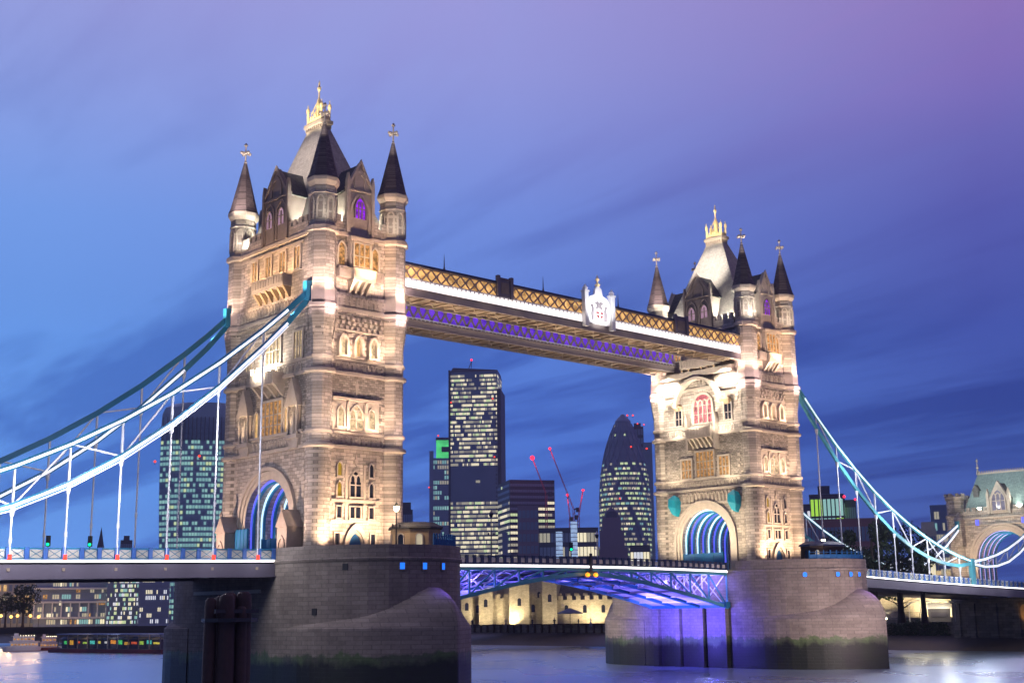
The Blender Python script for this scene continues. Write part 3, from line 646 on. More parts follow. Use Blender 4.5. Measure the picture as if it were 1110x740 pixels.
# ------------------------------------------------------------------ piers
def build_pier(X0, label):
    R = thing('bridge_pier', label, 'pier', (X0, 0, WZ), group='river piers of the bridge')
    A, B, Y0 = 10.65, 14.8, 9.15
    def plan(A, B, n=18):
        P = [(X0+A*math.cos(-t), -Y0-B*math.sin(t)) for t in np.linspace(0, PI, n)]
        return P + [(2*X0-x, -y) for x, y in P]
    f = MB(); f.prism(plan(A, B), WZ-3, 7.3)
    f.build('pier_body', 'granite', R)
    f = MB(); f.loft([[(x, y, 7.3) for x, y in plan(A+.12, B+.12)], [(x, y, 7.55) for x, y in plan(A+.25, B+.25)], [(x, y, 7.75) for x, y in plan(A+.12, B+.12)]]); f.build('string_course', 'granite', R)
    ff = [MB(), MB()]; o = plan(A+.02, B+.02); i = plan(A-.5, B-.5); n = len(o)    # parapet wall, open where the road passes
    def gap(p): return abs(p[1]) < 8.9 
    for k in range(n):
        j = (k+1) % n
        if abs(o[k][1]+o[j][1])/2 < 8.0: continue
        f = ff[0 if o[k][1] < 0 else 1]
        f.loft([[(*o[k], 7.752), (*o[j], 7.752), (*i[j], 7.752), (*i[k], 7.752)], [(*o[k], 8.85), (*o[j], 8.85), (*i[j], 8.85), (*i[k], 8.85)]])
        f.loft([[(o[k][0], o[k][1], 8.853), (o[j][0], o[j][1], 8.853), (*i[j], 8.853), (*i[k], 8.853)], [(*o[k], 9.02), (*o[j], 9.02), (*i[j], 9.02), (*i[k], 9.02)]])
    for f in ff: f.build('parapet', 'granite', R)
    f = MB(); f.prism(plan(A-.6, B-.6), 7.70, 7.765); f.build('paving', 'asphalt', R)
    # pointed cutwaters with curved stone caps
    for s in (-1, 1):
        f = MB(); yb, yn, zl = 10.0, 28.2, 0.2; rows = []
        ys = list(np.linspace(yb, 22, 7))+list(np.linspace(23, yn-.05, 12))
        def hw(y):
            if y < 13: return A+.06
            t = (y-13)/(yn-13); return max(.12, (A+.06)*(1-t**2.1))
        def hr(y):
            return zl+4.4*(1 if y < 23.2 else math.sqrt(max(0, 1-((y-23.2)/(yn-23.2))**2)))
        m_ = 9
        for y in ys:
            w_ = hw(y); r_ = hr(y); row = [(X0-w_, s*y, WZ-3), (X0-w_, s*y, -2.0), (X0-w_, s*y, zl)]
            for k in range(1, m_): c = -1+2*k/m_; row.append((X0+c*w_, s*y, zl+(r_-zl)*(1-abs(c)**1.7)))
            row += [(X0+w_, s*y, zl), (X0+w_, s*y, -2.0), (X0+w_, s*y, WZ-3)]; rows.append(row)
        f.loft(rows); f.build('cutwater', 'granite', R)
    return R, plan
pS, planf = build_pier(0.0, 'dark granite pier nearest the camera, with three small square blue lamps')
pN, planN = build_pier(LX, 'paler granite pier with green weed band and round blue lamps, under the far tower')
def on_pier(X0, th, z, out=0.0):
    x = X0+10.65*math.cos(th); y = -9.15-14.8*math.sin(th); nx = math.cos(th)/10.65; ny = -math.sin(th)/14.8; L = math.hypot(nx, ny); nx /= L; ny /= L
    return x+nx*out, y+ny*out, nx, ny
for X0, R, xs, zz, hs in ((0.0, pS, (-3.51, -1.05, 1.58), 6.72, .27), (LX, pN, (-7.5, -3.86, -1.7, .2), 6.72, .30)):
    for q in xs:
        th = math.acos(q/10.65); x, y, nx, ny = on_pier(X0, th, zz)
        T = lambda u, d, z, x=x, y=y, nx=nx, ny=ny: (x+nx*d-ny*u, y+ny*d+nx*u, z)
        f = MB(T); f.ring([(-hs-.12, zz-.5), (-hs-.12, zz+.5), (hs+.12, zz+.5), (hs+.12, zz-.5)], [(-hs, zz-.38), (-hs, zz+.38), (hs, zz+.38), (hs, zz-.38)], -.06, .12, closed=True)
        lf = f.build('pier_lamp', 'granite', R); f = MB(T)
        f.box(-hs+.01, hs-.01, -.02, .07, zz-.34, zz+.34) if X0 == 0 else f.slab([(hs*1.15*math.cos(a), zz+hs*1.15*math.sin(a)) for a in np.linspace(0, 2*PI, 13)[:-1]], -.02, .1)
        f.build('lens', 'e_blue', lf)
for X0, R, holes in ((0.0, pS, ((-8.0, 6.7), (-9.6, 2.0))), (LX, pN, ((-8.5, -2.0), (-8.5, -5.0), (-3, -2.3), (-3, -5.2)))):
    for q, zz in holes:                                     # small drain openings
        th = math.acos(q/10.65); x, y, nx, ny = on_pier(X0, th, zz)
        T = lambda u, d, z, x=x, y=y, nx=nx, ny=ny: (x+nx*d-ny*u, y+ny*d+nx*u, z)
        f = MB(T); f.box(-.3, .3, -.3, .05, zz-.35, zz+.35); f.build('drain_opening', 'black', R)
# machinery recess columns on the river faces of the piers, and a pale bar on the near pier under the south deck
for X0, R, s in ((0.0, pS, 1), (LX, pN, -1)):
    f = MB()
    for y in (-6.9, -2.4, 2.4, 6.9): f.box(min(X0+s*10.6, X0+s*11.5), max(X0+s*10.6, X0+s*11.5), y-.55, y+.55, WZ-3, 2.4)
    f.build('fender_column', 'granite', R)
    f = MB(); f.box(min(X0+s*10.6, X0+s*11.8), max(X0+s*10.6, X0+s*11.8), -7.9, 7.9, 2.0, 2.9); f.build('bearing_shelf', 'steelblue', R)
f = MB(); f.box(-10.95, -10.7, -6.5, 8.5, 4.15, 4.55); f.build('pale_bar', 'cream', pS)
spot('cap_light', (0.6, -26.6, 5.6), (0.2, -25.2, 3.0), 260, VIO, 85); spot('cap_light', (LX+.4, -26.8, 5.4), (LX, -25.2, 2.8), 300, (.45, .25, 1), 100)

# ------------------------------------------------------------------ decks
def zS(d): return 7.75-0.018*max(0, d-10.65)                # deck level against distance from a tower
def zN(d): return 7.75-0.045*max(0, d-10.65)+0.00015*max(0, d-10.65)**2
def side_span(name, label, X0, sg, zf, L, panel, fine):
    R = thing(name, label, 'bridge span', (X0+sg*10.65, 0, DZ))
    xs = lambda d: X0+sg*d; D0, D1 = 10.68, 10.65+L; nseg = 10
    def strip(y0, y1, a, b, m, nm, parent=R):
        f = MB(); ds = np.linspace(D0, D1, nseg+1); rr = []
        for d in ds: z = zf(d); rr.append([(xs(d), y0, z+a), (xs(d), y1, z+a), (xs(d), y1, z+b), (xs(d), y0, z+b)])
        f.loft(rr); return f.build(nm, m, parent)
    strip(-9.1, 9.1, -.45, 0.0, 'asphalt', 'roadway')
    for s in (-1, 1):
        y = lambda a, b: (min(s*a, s*b), max(s*a, s*b))
        strip(*y(9.1, 9.30), -.28, .02, 'white', 'kerb_plate'); strip(*y(9.302, 9.36), -.24, -.03, 'e_strip', 'led_line')
        strip(*y(9.0, 9.22), -1.75, -.46, 'fascia', 'edge_girder'); strip(*y(8.9, 9.42), -1.9, -1.755, 'fascia', 'girder_flange')
        strip(*y(9.12, 9.27), 1.05, 1.17, 'steelblue' if not fine else 'white', 'handrail')
        strip(*y(9.16, 9.23), .022, .16, 'steelblue', 'bottom_rail')
        f = MB(); pn = MB(); st = MB(); k = 0
        nst = int(L/panel)
        for k in range(nst):
            d = D0+k*panel; z = zf(d); x = xs(d)
            MB().box(min(x, x+sg*.42), max(x, x+sg*.42), *y(9.10, 9.34), z+.02, z+1.22).build('parapet_post', 'parablue', R)
            a, b = sorted((xs(d+.5), xs(d+panel-.08))); z2 = zf(d+panel/2)
            pn = MB(); pn.box(a, b, *y(9.17, 9.21), z2+.18, z2+1.0); st = MB()
            st.bar((a, s*9.23, z2+.2), (b, s*9.23, z2+.98), .05); st.bar((a, s*9.23, z2+.98), (b, s*9.23, z2+.2), .05)
            o = pn.build('parapet_panel', 'cream', R); st.build('lattice', 'steelblue', o)
    f = MB()
    for d in np.arange(D0+1, D1, 2.75): z = zf(d); f.box(xs(d)-.15, xs(d)+.15, -8.9, 8.9, z-1.35, z-.46)
    f.build('cross_beams', 'greysteel', R)
    for y0 in (-5.5, 0, 5.5): strip(y0-.12, y0+.12, -1.7, -.47, 'greysteel', 'stringer')
    return R
spS = side_span('side_span', 'left bridge deck with blue and cream parapet and red marker lamps', 0.0, -1, zS, 62, 1.86, False)
spN = side_span('side_span', 'deck running from the farther tower to the far bank above the weeded wall', LX, 1, zN, 82, 1.75, True)
for k, d in enumerate((13, 18.5, 24, 29.5, 35, 40.5, 46)):
    z = zS(d); f = MB(); f.box(-d-.16, -d+.16, -9.5, -9.36, z+.02, z+.5); f.box(-d-.22, -d+.22, -9.42, -9.345, z-.05, z+.02); f.build('marker_lamp', 'red', spS)
    f = MB(); f.box(-d-.15, -d+.15, -9.27, -9.18, z-1.1, z-.8); f.build('bolt_plate', 'tan', spS)
for d in np.arange(13, 46, 5.5): point('parapet_fill', (-d, -11.2, 8.0), 110, (.85, .88, 1), .2)
for d in np.arange(14, 78, 6): point('parapet_fill', (LX+d, -11.2, zN(d)+.3), 75, (.9, .9, 1), .2)
for d in np.arange(13, 72, 6): point('parapet_fill', (d, -9.6, 7.9), 25, (.9, .8, 1), .2)
# the parapet points are added fill, standing in for spill from the LED line
# ------------------------------------------------------------------ bascule leaves
def zd(x): return 7.65+.28*(1-((x-41.15)/30.5)**2)
def zc(x): return 6.85-4.35*(abs(x-41.15)/28.4)**1.45
def leaf(x0, x1, label):
    R = thing('bascule_leaf', label, 'drawbridge', (x0 if x0 < 30 else x1, 0, DZ), group='leaves of the drawbridge')
    xs = np.linspace(x0, x1, 9)
    def strip(y0, y1, a, b, m, nm, fa=zd, fb=None, par=R):
        fb = fb or fa; f = MB(); f.loft([[(x, y0, fa(x)+a), (x, y1, fa(x)+a), (x, y1, fb(x)+b), (x, y0, fb(x)+b)] for x in xs]); return f.build(nm, m, par)
    strip(-7.5, 7.5, -.35, 0, 'greysteel', 'roadway')
    for s in (-1, 1):
        y = lambda a, b: (min(s*a, s*b), max(s*a, s*b))
        strip(*y(7.5, 7.7), -.35, .02, 'white', 'kerb_plate'); strip(*y(7.702, 7.76), -.3, -.02, 'e_strip', 'led_line')
        strip(*y(7.5, 7.66), 1.0, 1.14, 'navy', 'handrail'); strip(*y(7.54, 7.62), .022, .16, 'navy', 'bottom_rail')
        f = MB(); pn = MB()
        st = 1.32; n = int((x1-x0)/st)
        for k in range(n+1):
            x = x0+(x1-x0-.5)*k/n; z = zd(x); MB().box(x, x+.5, *y(7.5, 7.72), z+.021, z+1.2).build('parapet_post', 'navy', R)
            if k < n: MB().box(x+.52, x+st*.98, *y(7.55, 7.6), z+.3, z+.85).build('parapet_panel', 'cream', R)
    for y0 in (-7.35, -2.5, 2.5, 7.35):
        strip(y0-.18, y0+.18, -.75, -.352, 'teal' if abs(y0) > 5 else 'steelblue', 'top_chord')
        b = strip(y0-.22, y0+.22, -.25, .25, 'teal' if abs(y0) > 5 else 'steelblue', 'bottom_chord', zc)
        n = 7; P = np.linspace(x0, x1, n+1); f = MB(); far = x0 if x0 < 30 else x1
        for k in range(n+1):
            x = P[k]; 
            if zd(x)-.75-zc(x) > .5: f.bar((x, y0, zc(x)+.2), (x, y0, zd(x)-.7), .22)
        for k in range(n):
            a, c = (P[k], P[k+1]) if x0 > 30 else (P[k+1], P[k])
            if zd(a)-.75-zc(a) > .3: f.bar((a, y0, zc(a)+.1), (c, y0, zd(c)-.7), .2) if False else f.bar((c, y0, zc(c)+.1), (a, y0, zd(a)-.7), .2)
        f.build('truss_web', 'teal' if abs(y0) > 5 else 'white', R)
    f = MB()
    for x in np.linspace(x0+.3, x1-.3, 9):
        f.box(x-.15, x+.15, -7.1, 7.1, zc(x)-.1, zc(x)+.15)
        f.box(x-.12, x+.12, -7.1, 7.1, zd(x)-.72, zd(x)-.36)
        if zd(x)-zc(x) > 2:
            for a, c in ((-7.1, -2.6), (-2.4, 2.4), (2.6, 7.1)): f.bar((x, a, zc(x)+.15), (x, c, zd(x)-.72), .14); f.bar((x, c, zc(x)+.15), (x, a, zd(x)-.72), .14)
    f.build('cross_frames', 'white', R)
    f = MB(); f.loft([[(x, -7.0, zc(x)+.16), (x, 7.0, zc(x)+.16), (x, 7.0, zc(x)+.2), (x, -7.0, zc(x)+.2)] for x in (xs[:4] if x0 < 30 else xs[-5:])]); f.build('soffit_plate', 'white', R)
    return R
lS = leaf(10.7, 41.08, 'drawbridge leaf hinged on the dark near pier, teal trusses lit violet')
lN = leaf(41.22, 71.6, 'drawbridge leaf hinged on the far pier, its underside glowing blue and violet')
for x, p in ((15, 250), (21, 200), (27, 120), (34, 50)):
    point('bascule_light', (x, -4.8, zd(x)-1.6), p*3, (.15, .11, 1), .2)
    point('bascule_light', (x+1.5, 4.8, zd(x)-1.6), p*3, (.15, .11, 1), .2)
for x, p in ((69.5, 500), (65, 380), (60, 300), (54, 160), (48, 80)):
    for y in (-4.9, 0, 4.9): point('bascule_light', (x, y, zd(x)-1.5 if x < 60 else zd(x)-2.0), p*1.8, (.17, .13, 1), .2)
for x, p in ((66, 1100), (59, 900), (52, 500)):
    for y in (-5, 4): spot('bascule_underlight', (x, y, -3.5+(66-x)*.02), (x-1, y, 5), p*3.2, (.20, .15, 1), 100)
spot('pier_wash', (57, 0, 1.5), (71.6, 0, -1.5), 34000, (.13, .10, 1), 100); spot('pier_wash', (63, -2, -4), (71.6, 0, 0), 9000, (.13, .10, 1), 110)
spot('pier_wash', (60, 22, 3), (72.5, 17, -1), 6500, (1, .86, .8), 70)
spot('pier_wash', (66, -40, 1), (76, -20, 1), 17000, (1, .80, .80), 75); spot('pier_wash', (85, -48, 1), (82, -24, 0), 5500, (.8, .62, .9), 70)
for x, y, p in ((69, -5.4, 260), (66, -5.4, 200), (61, -5.4, 120), (13.5, -5.4, 200), (18, -5.4, 140), (24, -5.4, 80)): point('truss_light', (x, y, zd(x)-1.5), p, (.55, .55, 1), .2)
# navigation lamps where the leaves meet
t = thing('navigation_light', 'pair of amber lamps hung on a bracket where the drawbridge leaves meet', 'lamp', (41.15, -7.9, 7.4))
f = MB(); f.box(40.2, 42.1, -8.05, -7.77, 6.9, 7.15); f.box(40.95, 41.35, -8.0, -7.8, 7.15, 9.6); f.build('bracket', 'black', t)
for x in (40.3, 41.9): f = MB(); f.ball((x, -8.05, 6.65), .32); f.build('lamp', 'e_amber', t); point('nav_glow', (x, -8.6, 6.6), 25, (1, .4, .08), .2)

# ------------------------------------------------------------------ suspension chains
TOP = [(6.9, 39.4), (11.3, 35.2), (17.5, 29.9), (25, 24.7), (34, 19.3), (43, 15.2), (52, 12.3), (61.5, 10.2)]
BOT = [(6.9, 38.2), (11.3, 33.5), (17.2, 27.5), (24.7, 21.4), (33.5, 15.6), (42, 11.8), (52, 9.6), (61.5, 9.5)]
it = lambda T, d: float(np.interp(d, *zip(*T)))
def smooth(T, ds):
    # gentle curve through the table
    xs, ys = zip(*T); c = np.polyfit(xs, ys, 4); return [float(np.polyval(c, d)) for d in ds]
def chain(label, X0, sg, y, zf, led, body):
    R = thing('suspension_chain', label, 'bridge chain', (X0+sg*6.9, y, 38.8), group='crescent chains of the bridge')
    ds = [6.9, 9.9, 13, 18.5, 24, 29.5, 35, 40.5, 46, 51.5, 57, 61.6]
    zt = smooth(TOP, ds); zb = smooth(BOT, ds); zb[-1] = zt[-1]-.35; zb[0] = zt[0]-.9
    P = lambda i, z: (X0+sg*ds[i], y, z[i])
    for nm, z in (('top_chord', zt), ('bottom_chord', zb)):
        f = MB(); e = MB()
        for i in range(len(ds)-1):
            f.bar(P(i, z), P(i+1, z), .34, .62)
            a = Vector(P(i, z)); b = Vector(P(i+1, z))
            if led == 2 or (led == 1 and nm == 'top_chord') or (led == 3 and nm == 'bottom_chord' and i > 1):
                if i == 0: continue
                o = Vector((0, -.20, -.02)); e.bar(a+o, b+o, .05, .27 if led != 1 else .24)
                if led == 2 and nm == 'bottom_chord': o = Vector((0, -.24, -.42)); e.bar(a+o, b+o, .05, .12)
        c = f.build(nm, body, R)
        if e.f: e.build('led_line', 'e_chain' if led in (2, 3) else 'e_chainb', c)
    for i in range(2, len(ds)):
        f = MB(); f.bar(P(i, zt), P(i, zb), .2); 
        if i < len(ds)-1 and i % 1 == 0: f.bar(P(i, zb if i % 2 else zt), P(i+1, zt if i % 2 else zb), .17)
        f.build('chain_brace', 'white', R)
    for i in range(2, len(ds)-1):
        if zb[i]-zf(ds[i]) < 1.3: continue
        x = X0+sg*ds[i]; f = MB(); f.tube((x, y, zb[i]-.2), (x, y, zf(ds[i])), .11, n=8); h_ = zf(ds[i])+(zb[i]-zf(ds[i]))*.3; f.tube((x, y, h_), (x, y, h_+.5), .17, n=8)
        f.tube((x, y, zb[i]-1.0), (x, y, zb[i]-.2), .2, .3, 8); f.build('hanger_rod', 'white', R)
    f = MB(); f.box(X0+sg*61.6-.6, X0+sg*61.6+.6, y-.35, y+.35, zf(61.6)+.02, zt[-1]+.5); f.build('link_casing', body, R)
    f = MB(); f.box(min(X0+sg*6.2, X0+sg*7.6), max(X0+sg*6.2, X0+sg*7.6), y-.4, y+.4, zb[0]-.5, zt[0]+1.0); f.build('saddle_link', body, R)
    return R
chain('near white-lit crescent chain with double line of light rising to the larger tower', 0, -1, -9.25, zS, 2, 'steelblue')
chain('dark blue far-side crescent chain behind the white-lit one, rising to the larger tower', 0, -1, 9.25, zS, 3, 'steelblue')
chain('turquoise crescent chain falling from the smaller tower, nearer side, tall rods below it', LX, 1, -9.25, zN, 1, 'teal')
chain('blue far-side crescent chain crossing behind the cabin of the farther pier', LX, 1, 9.25, zN, 1, 'teal')
def short_chain(label, y):
    R = thing('short_chain', label, 'bridge chain', (LX+61.6, y, 10), group='short chains to the bank tower')
    xs = [LX+61.7+x for x in (0, 4.8, 9.6, 14.4, 19.2, 24, 30)]
    zt = [10.1, 10.7, 11.6, 12.9, 14.6, 16.6, 19.4]; zb = [9.75, 9.25, 9.5, 10.4, 12.2, 14.6, 18.4]
    for nm, z in (('top_chord', zt), ('bottom_chord', zb)):
        f = MB(); e = MB()
        for i in range(6): f.bar((xs[i], y, z[i]), (xs[i+1], y, z[i+1]), .34, .6); e.bar((xs[i], y-.2, z[i]), (xs[i+1], y-.2, z[i+1]), .05, .4)
        c = f.build(nm, 'teal', R); e.build('led_line', 'e_chain', c)
    for i in range(1, 6):
        f = MB(); f.bar((xs[i], y, zt[i]), (xs[i], y, zb[i]), .2); f.bar((xs[i], y, zb[i]), (xs[i+1], y, zt[i+1]), .17); f.build('chain_brace', 'white', R)
short_chain('white-lit short chain on the near side, running out of the picture past the bank tower', -9.25)
short_chain('white-lit short chain rising to the blue socket of the bank tower turret', 9.25)
# added fill points in open air, brightening the chains' white bracing
for d, z in ((20, 20), (32, 14), (42, 11)): point('chain_fill', (-d, -13.5, z+1), 2400, (.95, .92, 1), .5)
for d, z in ((20, 22), (32, 15), (44, 11), (56, 9.8)): point('chain_fill', (LX+d, -13.5, z+1.5), 2400, (.9, .92, 1), .5)

# ------------------------------------------------------------------ high walkways
def walkway(label, y0, y1, inner_violet):
    x0, x1 = 6.5, LX-6.5
    R = thing('high_walkway', label, 'walkway', ((x0+x1)/2, (y0+y1)/2, 41.2), group='high level walkways')
    MB().box(x0, x1, y0+.15, y1-.15, 41.45, 42.0).build('floor', 'tan', R)
    f = MB()
    for x in np.arange(x0+1, x1, 1.9): f.box(x-.11, x+.11, y0+.2, y1-.2, 41.18, 41.45)
    for x in np.arange(x0+1, x1-2, 3.8): f.bar((x, y0+.3, 41.3), (x+3.8, y1-.3, 41.3), .16); f.bar((x, y1-.3, 41.3), (x+3.8, y0+.3, 41.3), .16)
    f.build('soffit_bracing', 'tan', R)
    MB().box(x0, x1, y0+.3, y1-.3, 44.95, 45.15).build('ceiling', 'tan', R)
    f = MB(); f.loft([[(x0, y0-.15, 45.15), (x1, y0-.15, 45.15), (x1, y1+.15, 45.15), (x0, y1+.15, 45.15)], [(x0, y0-.1, 45.42), (x1, y0-.1, 45.42), (x1, y1+.1, 45.42), (x0, y1+.1, 45.42)], [(x0, y0+1, 45.8), (x1, y0+1, 45.8), (x1, y1-1, 45.8), (x0, y1-1, 45.8)]]); f.build('roof', 'navy', R)
    for yy, s in ((y0, -1), (y1, 1)):
        Y = lambda a, b: (min(yy+s*a, yy+s*b), max(yy+s*a, yy+s*b))
        east = (s == -1)
        lit = 'strip' if y0 < 0 and s == -1 else ('violet' if inner_violet and s == -1 else 'none')
        MB().box(x0, x1, *Y(-.3, .02), 41.2, 41.98).build('bottom_girder', 'girder', R)
        f = MB(); f.box(x0, x1, *Y(-.2, .12), 41.05, 41.2); f.box(x0, x1, *Y(-.2, .16), 41.98, 42.1); f.build('girder_flange', 'girder', R)
        zl = 42.45 if lit == 'violet' else 43.36
        MB().box(x0, x1, *Y(-.25, .03), 42.1, zl-.16).build('band_panel', 'e_bandglow' if lit == 'strip' else 'girder', R)
        f = MB(); f.box(x0, x1, *Y(-.25, .14), zl-.16, zl)
        for x in np.arange(x0+.4, x1, .75): f.box(x-.09, x+.09, *Y(.03, .11), zl-.36, zl-.16)
        f.build('sill_moulding', 'white', R)
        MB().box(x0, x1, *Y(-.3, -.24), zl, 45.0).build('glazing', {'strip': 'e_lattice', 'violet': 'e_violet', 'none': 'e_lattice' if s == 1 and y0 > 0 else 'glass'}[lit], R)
        f = MB(); p = 1.64
        for i, x in enumerate(np.arange(x0+.2, x1-p, p)):
            bw_ = .2 if lit != 'violet' else .34; f.bar((x, yy+s*.0, zl+.02), (x+p, yy+s*.0, 44.98), .10, bw_); f.bar((x, yy+s*.0, 44.98), (x+p, yy+s*.0, zl+.02), .10, bw_)
            f.box(x+p/2-.28, x+p/2+.28, *Y(.06, .1), (zl+45)/2-.2, (zl+45)/2+.2)
        f.box(x0, x1, *Y(-.2, .1), 44.95, 45.14); f.build('lattice', 'tan' if lit != 'violet' else 'girder', R)
    return R
wE = walkway('high walkway on the near side with golden lattice, white crest and bright white band', -9.2, -5.0, False)
wW = walkway('high walkway on the far side with violet glowing lattice, seen behind the near one', 5.0, 9.2, True)
for a, b in ((23.0, 25.4), (59.4, 62.1)):
    f = MB(); f.box(a, b, -9.42, -9.12, 43.4, 45.7); f.box(a-.15, b+.15, -9.5, -9.08, 45.7, 45.95)
    for x in (a, b): f.box(x-.22, x+.22, -9.62, -9.1, 43.2, 46.2)
    p = f.build('framed_panel', 'fascia', wE); MB().box(a+.5, b-.5, -9.47, -9.43, 43.8, 45.3).build('shield', 'trimdark', p)
for x in (15.4, 33.5, 49, 67):
    f = MB(); f.lathe(x, -7.2, [(.14, 45.7), (.2, 46.0), (.08, 46.5), (.05, 47.4), (.01, 48.3)], 8); f.build('roof_finial', 'trimdark', wE)
# crest at mid span
f = MB(); xa, xb = 39.3, 45.2
prof = [(xa+.7, 42.1), (xa+.7, 45.4), (xa+1.2, 46.1), (xa+2.1, 46.4), (xa+2.3, 47.3), (xa+2.95, 47.9), (xa+3.6, 47.3), (xa+3.8, 46.4), (xb-1.2, 46.1), (xb-.7, 45.4), (xb-.7, 42.1)]
f.T = lambda u, d, z: (u, -9.3-d, z); f.slab(prof, 0, .35); cr = f.build('crest_board', 'white', wE)
for x in (xa+.2, xb-.2):
    f = MB(); f.box(x-.38, x+.38, -9.95, -9.25, 41.5, 46.5); f.box(x-.5, x+.5, -10.05, -9.2, 46.5, 46.75); f.lathe(x, -9.62, [(.3, 46.75), (.42, 47.1), (.2, 47.4), (.03, 47.7)], 8); f.build('crest_post', 'white', cr)
f = MB(lambda u, d, z: (u, -9.65-d, z)); c = (xa+xb)/2
f.slab([(c-.75, 43.0), (c, 42.4), (c+.75, 43.0), (c+.8, 44.0), (c-.8, 44.0)], 0, .12, 0)
f.slab([(c-.7, 43.25), (c, 42.7), (c+.7, 43.25), (c+.72, 43.9), (c-.72, 43.9)], .13, .16, 1); f.box(c-.09, c+.09, .16, .2, 42.75, 43.9, 0); f.box(c-.7, c+.7, .16, .2, 43.4, 43.55, 0)
for s in (-1, 1):                                            # supporters and helm of the coat of arms
    f.slab([(c+s*1.0, 42.6), (c+s*1.5, 42.6), (c+s*1.6, 43.6), (c+s*1.45, 44.3), (c+s*1.7, 44.8), (c+s*1.3, 44.9), (c+s*1.05, 44.2)], 0, .12, 2)
f.slab([(c-.7, 44.2), (c-.4, 44.9), (c-.9, 45.2), (c-.3, 45.4), (c, 45.1), (c+.3, 45.4), (c+.9, 45.2), (c+.4, 44.9), (c+.7, 44.2), (c, 44.5)], 0, .14, 2)
f.build('coat_of_arms', ['white', 'red_paint' if 'red_paint' in M else 'boatred', 'greysteel'], cr)
f = MB(); f.lathe(c, -9.45, [(.3, 47.7), (.42, 48.0), (.15, 48.2), (.12, 48.5), (.34, 48.8), (.12, 49.1), (.02, 49.5)], 8); f.build('crest_finial', 'gold', cr)
spot('crest_flood', (42.2, -13.5, 42.0), (42.2, -9.4, 45), 3000, (1, .97, .95), 90)
for x in (20, 41, 62): spot('girder_light', (x, -6, 30), (x, 5, 42), 2600, (1, .85, .75), 90)
for x in np.arange(10, 75, 5.5): point('lattice_fill', (x, -11.0, 42.6), 42, (1, .80, .58), .3)  # added warm points off the face, brightening the lattice bars
# added upward spots, standing in for bounced city light on the soffits
for x in (14, 30, 46, 60): spot('soffit_fill', (x, -3, 12), (x, -5, 41), 30000, (1, .78, .55), 60, 1.0, 1.0)
spot('soffit_fill', (66, -7, 36), (52, -7, 41.3), 900, (1, .9, .75), 120); spot('soffit_fill', (66, 7, 36), (52, 7, 41.3), 900, (1, .9, .75), 120); spot('soffit_fill', (12, -7, 36), (26, -7, 41.3), 300, (1, .85, .65), 120)
